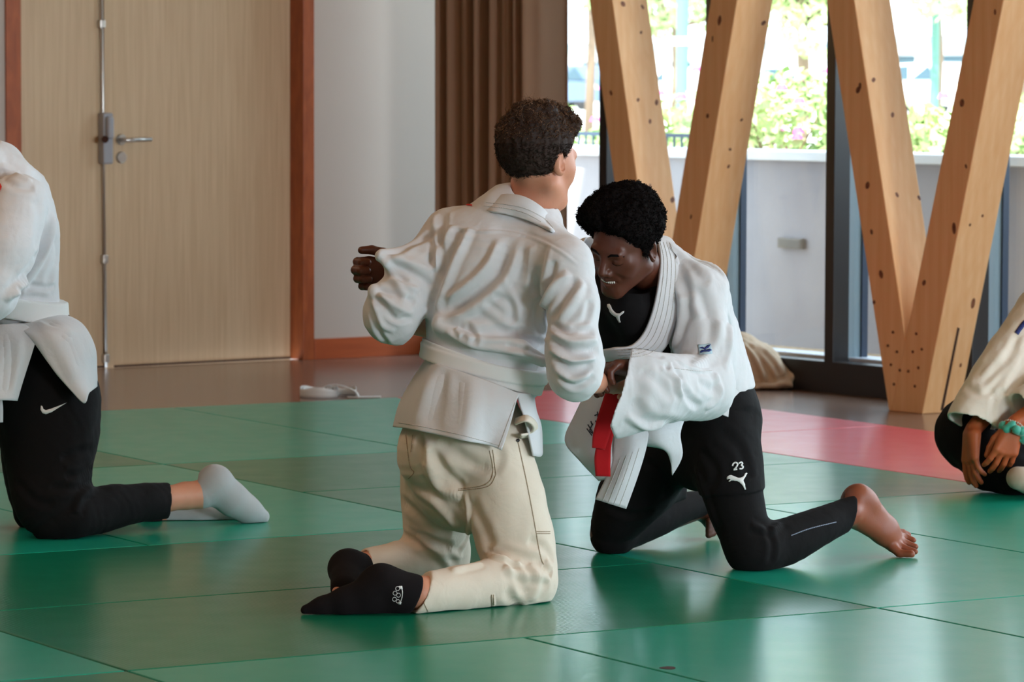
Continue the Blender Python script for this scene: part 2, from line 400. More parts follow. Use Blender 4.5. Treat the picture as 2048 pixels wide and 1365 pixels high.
fr = N.new('ShaderNodeMapRange'); fr.inputs[3].default_value = 0.04; fr.inputs[4].default_value = 1.0; L.new(fp.outputs[0], fr.inputs[0])
mx = N.new('ShaderNodeMixShader'); L.new(fr.outputs[0], mx.inputs[0]); L.new(tr.outputs[0], mx.inputs[1]); L.new(gl.outputs[0], mx.inputs[2])
tr.inputs[0].default_value = (0.95, 0.98, 0.97, 1)
L.new(mx.outputs[0], N['Material Output'].inputs[0]); N.remove(b)
for i, t in enumerate(starts):
    w = empty('window_%d' % (i + 1), tuple(wpt(t, 0.1, FZ))); struct(w)
    def wc(name, mb, mat, **k):
        o = mb.build(name, mat, **k); o.parent = w; o.matrix_parent_inverse = Matrix.Translation(-Vector(w.location)); return o
    wc('mullion', MB().wbox(t, t + 0.056, 0.0, 0.09, FZ + 0.13, 3.02), M_black, bevel=0.002)
    wc('mullion_web', MB().wbox(t + 0.010, t + 0.046, 0.09, 0.165, FZ + 0.14, 3.02), M_greyblue)
    wc('mullion_cap', MB().wbox(t, t + 0.056, 0.165, 0.20, FZ + 0.14, 3.02), M_navy, bevel=0.002)
    if i < len(starts) - 1:
        p = [wpt(t + 0.04, 0.12, FZ + 0.14), wpt(starts[i + 1] + 0.02, 0.12, FZ + 0.14)]
        wc('window_pane', MB().prism([p[0], p[1], p[1] + [0, 0, 2.9], p[0] + [0, 0, 2.9]], (WN[0] * 0.012, WN[1] * 0.012, 0)), m_glass)
# pane between the corner and the first mullion
w = empty('window_0', tuple(wpt(0.1, 0.1, FZ))); struct(w)
o = MB().prism([wpt(0, 0.12, FZ + 0.14), wpt(starts[0] + 0.02, 0.12, FZ + 0.14), wpt(starts[0] + 0.02, 0.12, 3.04), wpt(0, 0.12, 3.04)], (WN[0] * 0.012, WN[1] * 0.012, 0)).build('window_pane', m_glass)
o.parent = w; o.matrix_parent_inverse = Matrix.Translation(-Vector(w.location))

# ---------------------------------------------------------------- curtain
t0, t1 = t_of(910, -0.16), t_of(1110, -0.16)
ns = 420; rows = []
def curt(u, zf):
    # hanging folds: uneven box pleats
    t = t0 + (t1 - t0) * u
    ph = 2 * math.pi * (8.2 * u + 0.25 * math.sin(6.0 * u + 1) + 0.10 * math.sin(17 * u))
    s = math.sin(ph)
    d = 0.10 * math.copysign(abs(s) ** 0.6, s) + 0.012 * math.sin(3.3 * ph + 1.0 + zf * 1.2)
    d *= 1 + 0.10 * zf
    return wpt(t + 0.018 * math.cos(ph) + 0.01 * math.sin(zf * 2 + u * 9), -0.20 + d, FZ + 0.02 + zf * (3.3 - FZ))
vs, fs = [], []
nz = 14
for j in range(nz + 1):
    for i in range(ns + 1): vs.append(curt(i / ns, j / nz))
for j in range(nz):
    for i in range(ns): a = j * (ns + 1) + i; fs.append((a, a + 1, a + ns + 2, a + ns + 1))
o = mesh_obj('curtain', vs, fs, M_curtain, smooth=True)
md = o.modifiers.new('thick', 'SOLIDIFY'); md.thickness = 0.006
tag(o, 'brown floor-length curtain hanging in folds beside the glass wall', 'curtain')

# ---------------------------------------------------------------- timber V posts
VB = floor_pt(1777, 822, FZ)            # foot of the right V, front left corner
def vplane(px, py, n=0.0):
    p0 = VB + np.array([WN[0] * n, WN[1] * n, 0]); return plane_pt(px, py, p0, WN)
def leg(edges_l, edges_r, z_bot, z_top):
    """edges: two pixels on each front edge, carried down to z_bot and up to z_top"""
    out = []
    for e in (edges_l, edges_r):
        a, b_ = vplane(*e[0]), vplane(*e[1])
        def at(z): k = (z - a[2]) / (b_[2] - a[2]); return a + (b_ - a) * k
        out.append((at(z_bot), at(z_top)))
    (lb, lt), (rb, rt) = out
    return [lb, rb, rt, lt]
def v_post(name, label, L_, R_, knots, pegs, slot):
    root = empty(name, tuple((L_[0] + R_[1]) / 2)); root.location.z = FZ
    par = lambda o: (setattr(o, 'parent', root), setattr(o, 'matrix_parent_inverse', Matrix.Translation(-Vector(root.location))))[0]
    ext = np.array([WN[0], WN[1], 0]) * 0.20
    for q, quad in enumerate((L_, R_)):
        mb = MB()
        mb.prism([p + (0 if q else 1) * np.array([WN[0], WN[1], 0]) * 0.001 for p in quad], ext)
        o = mb.build('leg', M_beam, bevel=0.004); par(o)
    for (px, py, r, face, asp) in knots:
        r *= 0.85
        if face == 'f': c = vplane(px, py, -0.0006); ax1 = np.array([WD[0], WD[1], 0])
        else:
            quad = {'L': L_, 'R': R_}[face]
            # side face: plane through the right front edge, spanned by the edge and the wall normal
            e0, e1 = quad[1], quad[2]; nn = np.cross(e1 - e0, ext); nn /= np.linalg.norm(nn)
            d = ray(px, py); kk = nn @ (e0 - CAMP) / (nn @ d); c = CAMP + d * kk
            if nn @ (c - CAMP) > 0: nn = -nn
            c = c + nn * 0.0006; ax1 = ext / np.linalg.norm(ext)
        ax2 = np.array([0, 0, 1.0])
        nrm = np.cross(ax1, ax2) if face == 'f' else nn
        if face != 'f': ax2 = np.cross(nrm, ax1); ax2 /= np.linalg.norm(ax2)
        vs = [c]; 
        for k in range(14):
            an = 2 * math.pi * k / 14; rr = r * (1 + 0.18 * math.sin(an * 2 + px))
            vs.append(c + ax1 * math.cos(an) * rr + ax2 * math.sin(an) * rr * asp)
        o = mesh_obj('knot', vs, [(0, 1 + k, 1 + (k + 1) % 14) for k in range(14)], M_knot); par(o)
    for px, py in pegs:
        c = vplane(px, py, 0.0); d = np.array([WN[0], WN[1], 0])
        o = MB().tube([c - d * 0.002, c + d * 0.01], 0.006, 12).build('peg', M_peg); par(o)
    if slot:
        quad = R_; e0, e1 = quad[1], quad[2]
        vs = []
        nn = np.cross(e1 - e0, ext); nn /= np.linalg.norm(nn)
        for (px, py) in slot:
            d = ray(px, py); kk = nn @ (e0 - CAMP) / (nn @ d); vs.append(CAMP + d * kk)
        if nn @ (vs[0] - CAMP) > 0: nn = -nn
        mb = MB(); mb.prism([v - nn * 0.004 for v in vs], nn * 0.0055); o = mb.build('plate_slot', M_hole); par(o)
    tag(root, label, 'timber post', 'V-shaped spruce posts before the glass wall')
    return root
L2 = leg(((1653, 0), (1777, 822)), ((1708, 0), (1832, 822)), FZ, CZ - 0.002)
R2 = leg(((1947, 0), (1790, 785)), ((2007, 0), (1846, 822)), FZ, CZ - 0.002)
v_post('timber_post', 'V-shaped pale spruce post with peg holes at its foot, on the right',
       L2, R2,
       [(1720, 172, .011, 'f', 1.3), (1716, 180, .014, 'f', 1.3), (1735, 371, .013, 'f', 1.5), (1743, 464, .009, 'f', 1.5), (1762, 549, .013, 'f', 1.6), (1748, 605, .009, 'f', 1.3),
        (1747, 160, .012, 'L', 1.0), (1785, 230, .010, 'L', 1.4), (1794, 390, .010, 'L', 1.2), (1838, 396, .010, 'L', 1.2),
        (1924, 206, .013, 'f', 1.7), (1908, 457, .015, 'f', 1.6), (1848, 566, .011, 'f', 1.4), (1990, 24, .009, 'f', 1.3), (1932, 333, .008, 'f', 1.3),
        (1965, 432, .009, 'R', 0.7), (1946, 607, .015, 'R', 1.5), (1921, 731, .009, 'R', 1.0), (1940, 450, .008, 'R', .8)],
       [(1786, 665), (1776, 692), (1794, 704), (1833, 668), (1826, 704), (1844, 699), (1782, 730), (1800, 741), (1817, 743), (1837, 736), (1788, 769), (1830, 773)],
       [(1915, 655), (1919, 657), (1886, 821), (1881, 821)])
L1 = leg(((1178, 0), (1222, 320)), ((1224, 0), (1268, 320)), FZ, CZ - 0.002)
R1 = leg(((1421, 0), (1369.6, 320)), ((1474, 0), (1421, 320)), FZ, CZ - 0.002)
v_post('timber_post', 'V-shaped pale spruce post rising behind the two wrestling men, left of the other',
       L1, R1,
       [(1222, 186, .010, 'f', 1.3), (1246, 8, .013, 'L', 1.3), (1285, 14, .010, 'L', 1.2), (1276, 200, .009, 'L', 1.2), (1313, 205, .012, 'L', 1.3), (1300, 243, .010, 'L', 1.2), (1282, 65, .008, 'L', 1.1), (1345, 400, .014, 'L', 1.2), (1300, 372, .008, 'L', 1.2),
        (1439, 41, .014, 'f', 1.8), (1415, 232, .010, 'f', 1.4), (1425, 78, .007, 'f', 2.0), (1382, 434, .008, 'f', 1.4),
        (1527, 46, .014, 'R', 0.9), (1483, 240, .009, 'R', .9), (1460, 299, .009, 'R', .9), (1457, 333, .010, 'R', .9)],
       [], None)
# ---------------------------------------------------------------- outside
GZ = -0.06
def gquad(name, t0, t1, n0, n1, z, mat, th=0.1):
    return struct(MB().wbox(t0, t1, n0, n1, z - th, z).build(name, mat))
gquad('gravel_strip', -14, 26, 0.25, 1.98, GZ, M_gravel)
gquad('ground', -160, 160, 2.2, 220, 0.55, M_asphalt, 0.6)
def wn_of(px, n): return t_of(px, n)
TOPZ = 0.94
mb = MB().wbox(-14, 26, 1.98, 2.18, GZ - 0.2, TOPZ - 0.05); lw_ = mb.build('garden_wall', M_concrete, bevel=0.004); tag(lw_, 'low grey concrete wall outside behind the glass', 'wall')
o = MB().wbox(-14, 26, 1.93, 2.25, TOPZ - 0.05, TOPZ).build('coping', M_coping_lit, bevel=0.006); o.parent = lw_
v = plane_pt(1586, 487, wpt(0, 1.98, 0), WN); tv = float((v[:2] - CORNER) @ WD)
M_vent = simple_mat('vent_metal', srgb(128, 124, 118), 0.6)
vr = empty('wall_vent', (v[0], v[1], v[2])); tag(vr, 'small rectangular vent plate on the concrete wall outside', 'vent')
def rel(o, root): o.parent = root; o.matrix_parent_inverse = Matrix.Translation(-Vector(root.location)); return o
rel(MB().wbox(tv - 0.095, tv + 0.095, 1.955, 1.985, v[2] - 0.025, v[2] + 0.027).build('plate', M_vent, bevel=0.004), vr)
for k in range(4): rel(MB().wbox(tv - 0.085, tv + 0.085, 1.949, 1.957, v[2] - 0.02 + k * 0.011, v[2] - 0.014 + k * 0.011).build('louvre', M_vent), vr)
# railing on the coping left of the first V
tr0, tr1 = wn_of(1060, 2.1), wn_of(1440, 2.1)
rr = empty('railing', tuple(wpt(tr0, 2.1, TOPZ))); tag(rr, 'thin dark railing standing on the concrete wall outside, left part', 'railing')
rel(MB().wbox(tr0, tr1, 2.085, 2.11, TOPZ + 0.055, TOPZ + 0.075).build('rail', M_navy), rr)
nb = 26
for k in range(nb + 1):
    t = tr0 + (tr1 - tr0) * k / nb
    rel(MB().wbox(t - 0.005, t + 0.005, 2.092, 2.102, TOPZ - 0.01, TOPZ + 0.06).build('baluster', M_navy), rr)

def leaf_cloud(name, centres, n, size, mat, parent=None, seed=1, flat=0.6):
    rnd = np.random.default_rng(seed); cs = np.array([c[:3] for c in centres]); rs = np.array([c[3] for c in centres])
    idx = rnd.choice(len(cs), n, p=rs ** 2 / np.sum(rs ** 2))
    d = rnd.normal(size=(n, 3)); d /= np.linalg.norm(d, axis=1)[:, None]
    p = cs[idx] + d * (rs[idx] * rnd.uniform(0.45, 1.0, n) ** 0.5)[:, None] * np.array([1, 1, flat])
    a = rnd.normal(size=(n, 3)); a /= np.linalg.norm(a, axis=1)[:, None]
    b_ = np.cross(a, rnd.normal(size=(n, 3))); b_ /= np.linalg.norm(b_, axis=1)[:, None]
    s = size * rnd.uniform(0.6, 1.3, n)[:, None]
    V = np.stack([p - a * s, p + b_ * s * 0.45, p + a * s, p - b_ * s * 0.45], 1).reshape(-1, 3)
    F = np.arange(4 * n).reshape(-1, 4)
    return mesh_obj(name, V, F, mat, parent)
M_leaf = simple_mat('leaf', srgb(176, 200, 136), 0.6, noise=(2, 0.8, srgb(140, 178, 116)))
M_leaf2 = simple_mat('leaf_pale', srgb(204, 216, 160), 0.6, noise=(2, 0.8, srgb(172, 200, 136)))
M_flower = simple_mat('flower', srgb(226, 92, 176), 0.6)
M_bark = simple_mat('bark', srgb(130, 110, 92), 0.9)
M_gpost = simple_mat('green_post', srgb(96, 142, 130), 0.5)
M_white = simple_mat('white_metal', srgb(235, 235, 235), 0.5)
M_house = simple_mat('pale_render', srgb(238, 236, 230), 0.9)
M_carblue = simple_mat('car_blue', srgb(84, 104, 130), 0.25, coat=0.5)
M_carwhite = simple_mat('car_white', srgb(232, 236, 240), 0.25, coat=0.5)
M_cardark = simple_mat('car_dark', srgb(66, 90, 104), 0.25, coat=0.5)
M_carglass = simple_mat('car_glass', srgb(60, 84, 96), 0.1)
M_tyre = simple_mat('tyre', srgb(38, 38, 40), 0.8)
GY = 0.55
def tree(px, n, zc, r, label, leaves, mat, seed, name='tree'):
    t = t_of(px, n); b0 = wpt(t, n, GY); root = empty(name, tuple(b0)); tag(root, label, 'tree')
    rnd = random.Random(seed)
    top = np.array([b0[0], b0[1], zc])
    m = MB().tube([b0, (b0 + top) / 2 + [0.04, 0.02, 0], top], [0.06, 0.05, 0.03], 8)
    cl = []
    for k in range(12):
        c = top + np.array([rnd.uniform(-1, 1), rnd.uniform(-1, 1), rnd.uniform(-0.7, 0.8)]) * r * 0.75
        cl.append((*c, r * rnd.uniform(0.25, 0.5))); m.tube([top - [0, 0, r * 0.5], c], [0.02, 0.008], 5)
    rel(m.build('trunk', M_bark, smooth=True), root)
    rel(leaf_cloud('crown', cl, leaves, 0.055, mat, seed=seed), root)
tree(1595, 8.5, 2.1, 0.8, 'light green tree outside between the two V posts', 2600, M_leaf2, 3)
tree(1862, 11.0, 2.5, 0.9, 'light green tree outside within the right V post', 2600, M_leaf2, 5)
tree(1345, 13.0, 2.3, 0.9, 'distant green tree outside within the left V post', 2200, M_leaf, 8)
tree(1175, 17.0, 3.1, 1.0, 'distant green tree outside near the curtain edge', 1800, M_leaf, 11)
tree(2040, 13.0, 2.5, 1.0, 'green tree outside at the right edge', 1800, M_leaf, 13)
def shrub(px, n, h, w, label, seed, flowers, mat):
    t = t_of(px, n); b0 = wpt(t, n, GY); root = empty('flowering_shrub', tuple(b0)); tag(root, label, 'shrub', 'flowering shrubs behind the concrete wall')
    rnd = random.Random(seed)
    cl = [(*(b0 + np.array([rnd.uniform(-w, w), rnd.uniform(-w, w), rnd.uniform(0.1, h)])), 0.22) for _ in range(10)]
    m = MB()
    for c in cl: m.tube([b0, (np.array(c[:3]) + b0) / 2 + [0.03, 0, 0.05], c[:3]], [0.01, 0.008, 0.004], 5)
    rel(m.build('stem', M_bark), root); rel(leaf_cloud('foliage', cl, 900, 0.045, mat, seed=seed), root)
    if flowers:
        V = MB()
        for k in range(flowers):
            c = np.array(rnd.choice(cl)[:3]) + np.array([rnd.uniform(-.25, .25), rnd.uniform(-.25, .25), rnd.uniform(0, .3)])
            V.tube([c, c + [0, 0, 0.03]], [0.035, 0.02], 7)
        rel(V.build('blossom', M_flower), root)
for i, (px, n, h, w, fl, lab) in enumerate([
    (1150, 3.4, .55, .35, 9, 'flowering shrub outside next to the curtain edge'), (1330, 3.6, .55, .3, 8, 'flowering shrub outside inside the left V post'),
    (1400, 3.3, .5, .25, 5, 'flowering shrub outside behind the right leg of the left V post'), (1525, 3.2, .75, .35, 9, 'leafy flowering shrub right of the left V post'),
    (1600, 3.5, .7, .3, 8, 'leafy flowering shrub left of the black mullion'), (1800, 3.5, .55, .35, 7, 'flowering shrub outside inside the right V post'),
    (1880, 3.4, .5, .3, 6, 'flowering shrub outside before the right leg of the right V post'), (2050, 3.6, .6, .35, 6, 'flowering shrub outside at the right edge')]):
    shrub(px, n, h, w, lab, 20 + i, fl, M_leaf2 if i % 2 else M_leaf)

def car(px, n, mat, label, length=4.1, seed=0):
    t = t_of(px, n); c = wpt(t, n, GY); root = empty('car', tuple(c)); tag(root, label, 'car', 'cars parked across the street')
    W = np.array([WD[0], WD[1], 0]); Nn = np.array([WN[0], WN[1], 0]); U = np.array([0, 0, 1.0]); l = length / 2
    prof = [(-l, .25), (-l, .62), (-l * .93, .80), (-l * .55, .88), (l * .45, .90), (l * .92, .86), (l, .66), (l, .25)]
    cab = [(-l * .60, .86), (-l * .30, 1.36), (l * .42, 1.40), (l * .72, 0.88)]
    o = MB().prism([c + W * x + U * z - Nn * 0.85 for x, z in prof], Nn * 1.7).build('body', mat, bevel=0.06, seg=3); rel(o, root)
    o = MB().prism([c + W * x + U * z - Nn * 0.72 for x, z in cab], Nn * 1.44).build('cabin', mat, bevel=0.05, seg=3); rel(o, root)
    for sx in ((-.50, -.30, .02), (.06, .38, .60)):
        pts = [(l * sx[0], .93), (l * sx[1], 1.30), (l * sx[2] if sx[2] < .1 else l * .40, 1.32 if sx[2] < .1 else 1.32), (l * sx[2], .93)]
        o = MB().prism([c + W * x + U * z - Nn * 0.75 for x, z in pts], Nn * 0.06).build('side_window', M_carglass); rel(o, root)
    for sx in (-.62, .62):
        for sn in (-.84, .64):
            o = MB().tube([c + W * l * sx + U * .31 + Nn * sn, c + W * l * sx + U * .31 + Nn * (sn + .2)], .31, 20).build('wheel', M_tyre); rel(o, root)
    return root
car(1150, 62.0, M_carblue, 'blue car parked outside beside the curtain edge', 4.3)
car(1330, 74.0, M_carwhite, 'white car parked far outside behind the left V post')
car(1590, 66.0, M_carwhite, 'white car parked outside between the V posts')
car(1850, 60.0, M_carwhite, 'white car parked outside within the right V post')
car(2010, 78.0, M_cardark, 'dark teal car parked outside behind the right V post')
car(2100, 58.0, M_carblue, 'blue car outside at the right edge of the photo', 3.9)
for i, (px, n, h, r, lab) in enumerate([(1362, 7.0, 2.6, .045, 'green metal post outside between the legs of the left V post'), (1866, 11.0, 2.9, .035, 'thin green post outside within the right V post')]):
    t = t_of(px, n); b0 = wpt(t, n, GY); o = MB().tube([b0, b0 + [0, 0, h]], r, 10).build('post', M_gpost)
    tag(o, lab, 'post')
# white gate frame around the green post
n = 6.4; ta, tb = t_of(1328, n), t_of(1392, n)
gr = empty('gate_frame', tuple(wpt(ta, n, GY))); tag(gr, 'white square gate frame outside within the left V post', 'gate')
for t in (ta, tb): rel(MB().wbox(t - .02, t + .02, n, n + .04, GY, 1.62).build('upright', M_white), gr)
rel(MB().wbox(ta - .02, tb + .02, n, n + .04, 1.56, 1.62).build('crossbar', M_white), gr)
# houses beyond
def house(px0, px1, n, h, nw, label):
    ta, tb = sorted((t_of(px0, n), t_of(px1, n)))
    hs = empty('building', tuple(wpt((ta + tb) / 2, n, GY))); tag(hs, label, 'building')
    rel(MB().wbox(ta, tb, n, n + 8, GY, h).build('wall', M_house), hs)
    rel(MB().wbox(ta - .4, tb + .4, n - .5, n + 8, h, h + .35).build('roof', M_greyblue), hs)
    w = (tb - ta) / nw
    for k in range(nw): rel(MB().wbox(ta + w * (k + .25), ta + w * (k + .7), n - .05, n + .02, 1.7, h - .5).build('window', M_carglass), hs)
house(1060, 1500, 96, 2.9, 5, 'pale low building far outside behind the left V post')
house(1760, 2160, 104, 3.2, 4, 'pale building with grey roof edge far outside behind the right V post')
# ---------------------------------------------------------------- sculpting with distance fields
import openvdb as vdb
FAR = 10.0
def A3(p): return np.asarray(p, dtype=np.float64)
class Node:
    """a distance function with a bounding sphere; far away it answers with the distance to that sphere"""
    def __init__(s, fn, c, r, lo=None, hi=None):
        s.fn, s.c, s.r = fn, A3(c), float(r)
        s.lo = s.c - s.r if lo is None else A3(lo); s.hi = s.c + s.r if hi is None else A3(hi)
    def __call__(s, X, bc=None, br=0):
        if bc is not None:
            d = np.linalg.norm(bc - s.c) - s.r - br
            if d > 0.07: return np.full(len(X), d, dtype=np.float64)
        return s.fn(X, bc, br)
def _bound(nodes):
    lo = np.min([n.lo for n in nodes], 0); hi = np.max([n.hi for n in nodes], 0)
    return (lo + hi) / 2, np.linalg.norm(hi - lo) / 2, lo, hi
def cap(a, ra, b, rb, sq=None):
    """tapered capsule; sq = (axis, factor) squashes it along an axis"""
    a, b = A3(a), A3(b); ab = b - a; L2 = ab @ ab + 1e-12
    def fn(X, bc, br):
        V = X - a; h = np.clip(V @ ab / L2, 0, 1); W = V - h[:, None] * ab
        if sq is not None:
            ax, f = sq; ax = A3(ax) / np.linalg.norm(ax); q = W @ ax; W = W + (q * (1 / f - 1))[:, None] * ax
            r = ra + (rb - ra) * h; k = np.sqrt((W * W).sum(1)); d = k - r
            return d * min(1.0, f) if f < 1 else d
        return np.sqrt((W * W).sum(1)) - (ra + (rb - ra) * h)
    m = max(ra, rb) * (max(1, sq[1]) if sq else 1)
    return Node(fn, (a + b) / 2, np.sqrt(L2) / 2 + m, np.minimum(a, b) - m, np.maximum(a, b) + m)
def chain(pts, k=0.0):
    """smooth union of capsules through (point, radius) pairs"""
    return U([cap(pts[i][0], pts[i][1], pts[i + 1][0], pts[i + 1][1]) for i in range(len(pts) - 1)], k)
def ball(c, r): return cap(c, r, A3(c) + [0, 0, 1e-4], r)
def ell(c, ax, ay, az):
    """ellipsoid; ax, ay, az = half-axis vectors (mutually perpendicular)"""
    c = A3(c); Ax = [A3(ax), A3(ay), A3(az)]; R = [np.linalg.norm(v) for v in Ax]; Mx = np.array([Ax[i] / R[i] for i in range(3)])
    def fn(X, bc, br):
        Q = (X - c) @ Mx.T; k0 = np.sqrt(((Q / R) ** 2).sum(1)); k1 = np.sqrt(((Q / np.square(R)) ** 2).sum(1)) + 1e-9
        return k0 * (k0 - 1) / k1
    return Node(fn, c, max(R))
def loft(nodes, power=2.0):
    """limb or trunk: nodes = (centre, half-width vector, half-depth vector), smoothly interpolated elliptic sections"""
    n = len(nodes); C = A3([q[0] for q in nodes]); W = A3([q[1] for q in nodes]); D = A3([q[2] for q in nodes])
    # resample with Catmull-Rom
    def cr(Q, t):
        i = min(int(t), n - 2); f = t - i; p0, p1, p2, p3 = Q[max(i - 1, 0)], Q[i], Q[i + 1], Q[min(i + 2, n - 1)]
        return 0.5 * ((2 * p1) + (-p0 + p2) * f + (2 * p0 - 5 * p1 + 4 * p2 - p3) * f * f + (-p0 + 3 * p1 - 3 * p2 + p3) * f ** 3)
    ts = np.linspace(0, n - 1, (n - 1) * 4 + 1); C, W, D = [np.array([cr(Q, t) for t in ts]) for Q in (C, W, D)]
    n = len(ts)
    rmax = max(np.linalg.norm(W, axis=1).max(), np.linalg.norm(D, axis=1).max())
    cc = (C.min(0) + C.max(0)) / 2; rr = np.linalg.norm(C - cc, axis=1).max() + rmax
    def fn(X, bc, br):
        best = np.full(len(X), 1e9); bd = None
        # nearest segment of the spine, then the elliptic distance there
        H = np.zeros(len(X)); S = np.zeros(len(X), int)
        for i in range(n - 1):
            ab = C[i + 1] - C[i]; V = X - C[i]; h = np.clip(V @ ab / (ab @ ab + 1e-12), 0, 1)
            d = ((V - h[:, None] * ab) ** 2).sum(1); m = d < best; best[m] = d[m]; H[m] = h[m]; S[m] = i
        Ci = C[S] + (C[S + 1] - C[S]) * H[:, None]; Wi = W[S] + (W[S + 1] - W[S]) * H[:, None]; Di = D[S] + (D[S + 1] - D[S]) * H[:, None]
        V = X - Ci; w = np.linalg.norm(Wi, axis=1); dd = np.linalg.norm(Di, axis=1)
        Wu = Wi / w[:, None]; Du = Di / dd[:, None]
        x = (V * Wu).sum(1); y = (V * Du).sum(1); z2 = (V * V).sum(1) - x * x - y * y; z2 = np.maximum(z2, 0)
        if power == 2.0:
            k0 = np.sqrt((x / w) ** 2 + (y / dd) ** 2 + z2 / (w * dd)); k1 = np.sqrt((x / w ** 2) ** 2 + (y / dd ** 2) ** 2 + z2 / (w * dd) ** 2) + 1e-9
            return k0 * (k0 - 1) / k1
        k0 = (np.abs(x / w) ** power + np.abs(y / dd) ** power + (z2 / (w * dd)) ** (power / 2)) ** (1 / power)
        return (k0 - 1) * np.minimum(w, dd)
    ext = np.maximum(np.linalg.norm(W, axis=1), np.linalg.norm(D, axis=1))[:, None]
    return Node(fn, cc, rr, (C - ext).min(0), (C + ext).max(0))
def U(nodes, k=0.0):
    nodes = [x for x in nodes if x is not None]
    c, r, lo, hi = _bound(nodes)
    def fn(X, bc, br):
        d = nodes[0](X, bc, br)
        for nd in nodes[1:]:
            e = nd(X, bc, br)
            if k > 0:
                h = np.maximum(k - np.abs(d - e), 0) / k; d = np.minimum(d, e) - h * h * k * 0.25
            else: d = np.minimum(d, e)
        return d
    return Node(fn, c, r + k, lo - k * .3, hi + k * .3)
def SUB(a, b, k=0.0):
    def fn(X, bc, br):
        d = a(X, bc, br); e = -b(X, bc, br)
        if k > 0:
            h = np.maximum(k - np.abs(d - e), 0) / k; return np.maximum(d, e) + h * h * k * 0.25
        return np.maximum(d, e)
    return Node(fn, a.c, a.r, a.lo, a.hi)
def AND(a, b, k=0.0):
    def fn(X, bc, br):
        d = a(X, bc, br); e = b(X, bc, br)
        if k > 0:
            h = np.maximum(k - np.abs(d - e), 0) / k; return np.maximum(d, e) + h * h * k * 0.25
        return np.maximum(d, e)
    return Node(fn, a.c, a.r, a.lo, a.hi)
def OFF(a, o):
    return Node(lambda X, bc, br: a(X, bc, br) - o, a.c, a.r + max(o, 0), a.lo - max(o, 0), a.hi + max(o, 0))
def HALF(p, n):
    """keeps the side the normal points away from (distance is positive on the normal's side)"""
    p, n = A3(p), A3(n); n = n / np.linalg.norm(n)
    return Node(lambda X, bc, br: (X - p) @ n, p, 50)
def SLAB(p, n, h):
    p, n = A3(p), A3(n); n = n / np.linalg.norm(n)
    return Node(lambda X, bc, br: np.abs((X - p) @ n) - h, p, 50)
def DISP(a, f, m=0.01):
    return Node(lambda X, bc, br: a(X, bc, br) + f(X), a.c, a.r + m, a.lo - m, a.hi + m)
def wav(X, dirs):
    """sum of travelling waves: (direction vector in cycles per metre, amplitude, phase)"""
    out = 0
    for k, a, ph in dirs: out = out + a * np.sin(X @ (A3(k) * 2 * np.pi) + ph)
    return out
def lump(X, s, seed=0, oct=3):
    """smooth pseudo-noise, about -1..1"""
    rnd = np.random.default_rng(seed); out = 0; amp = 1; tot = 0
    for o in range(oct):
        Q = X * s
        for j in range(3):
            K = rnd.normal(size=(3, 3)) * 1.6; ph = rnd.uniform(0, 6.28, 3)
            Q2 = Q + 0.35 * np.sin(Q @ rnd.normal(size=(3, 3)) + rnd.uniform(0, 6, 3))
            out = out + amp * np.sin(Q2 @ K[0] + ph[0]) * np.cos(Q2 @ K[1] + ph[1]) * 0.8
        tot += amp * 1.2; amp *= 0.5; s = s * 2.1
    return out / tot
def extract(node, vox, name, mat=None, parent=None, root=None, slack=1.7, smooth_it=0):
    """surface of a distance field as one mesh object"""
    B = 12; bs = B * vox
    lo = node.lo - bs; hi = node.hi + bs
    nb = np.ceil((hi - lo) / bs).astype(int)
    I, J, K = np.meshgrid(*[np.arange(q) for q in nb], indexing='ij'); ids = np.stack([I, J, K], -1).reshape(-1, 3)
    # coarse pass, in 2 x 2 x 2 groups of blocks first
    ctr = lo + (ids + 0.5) * bs; half = bs * math.sqrt(3) / 2
    d = np.concatenate([node(ctr[i:i + 200000]) for i in range(0, len(ctr), 200000)])
    act = np.abs(d) < half * slack + 0.012
    grid = vdb.FloatGrid(0.05)
    off = np.arange(B) * vox; ox = np.stack(np.meshgrid(off, off, off, indexing='ij'), -1).reshape(-1, 3)
    for idb, c in zip(ids[act], ctr[act]):
        X = lo + idb * bs + ox
        v = node(X, c, half)
        if v.min() > 0.05: continue
        grid.copyFromArray(np.clip(v, -0.05, 0.05).reshape(B, B, B).astype(np.float32), ijk=tuple(int(q) for q in idb * B))
    inside = (~act) & (d < 0)
    for idb in ids[inside]:
        q = idb * B; grid.fill(tuple(int(x) for x in q), tuple(int(x) for x in q + B - 1), -0.05)
    pts, quads = grid.convertToQuads()
    pts = pts.astype(np.float64) * vox + lo
    me = bpy.data.meshes.new(name)
    if len(quads):
        q = quads[:, ::-1]
        me.vertices.add(len(pts)); me.vertices.foreach_set('co', pts.astype(np.float32).ravel())
        me.loops.add(len(q) * 4); me.loops.foreach_set('vertex_index', q.astype(np.int32).ravel())
        me.polygons.add(len(q)); me.polygons.foreach_set('loop_start', np.arange(0, len(q) * 4, 4, dtype=np.int32))
        me.update(calc_edges=True)
    if smooth_it: relax(me, smooth_it)
    return me
def get_co(me):
    a = np.empty(len(me.vertices) * 3, np.float32); me.vertices.foreach_get('co', a); return a.reshape(-1, 3).astype(np.float64)
def set_co(me, a): me.vertices.foreach_set('co', a.astype(np.float32).ravel()); me.update()
def get_no(me):
    a = np.empty(len(me.vertices) * 3, np.float32); me.vertex_normals.foreach_get('vector', a); return a.reshape(-1, 3).astype(np.float64)
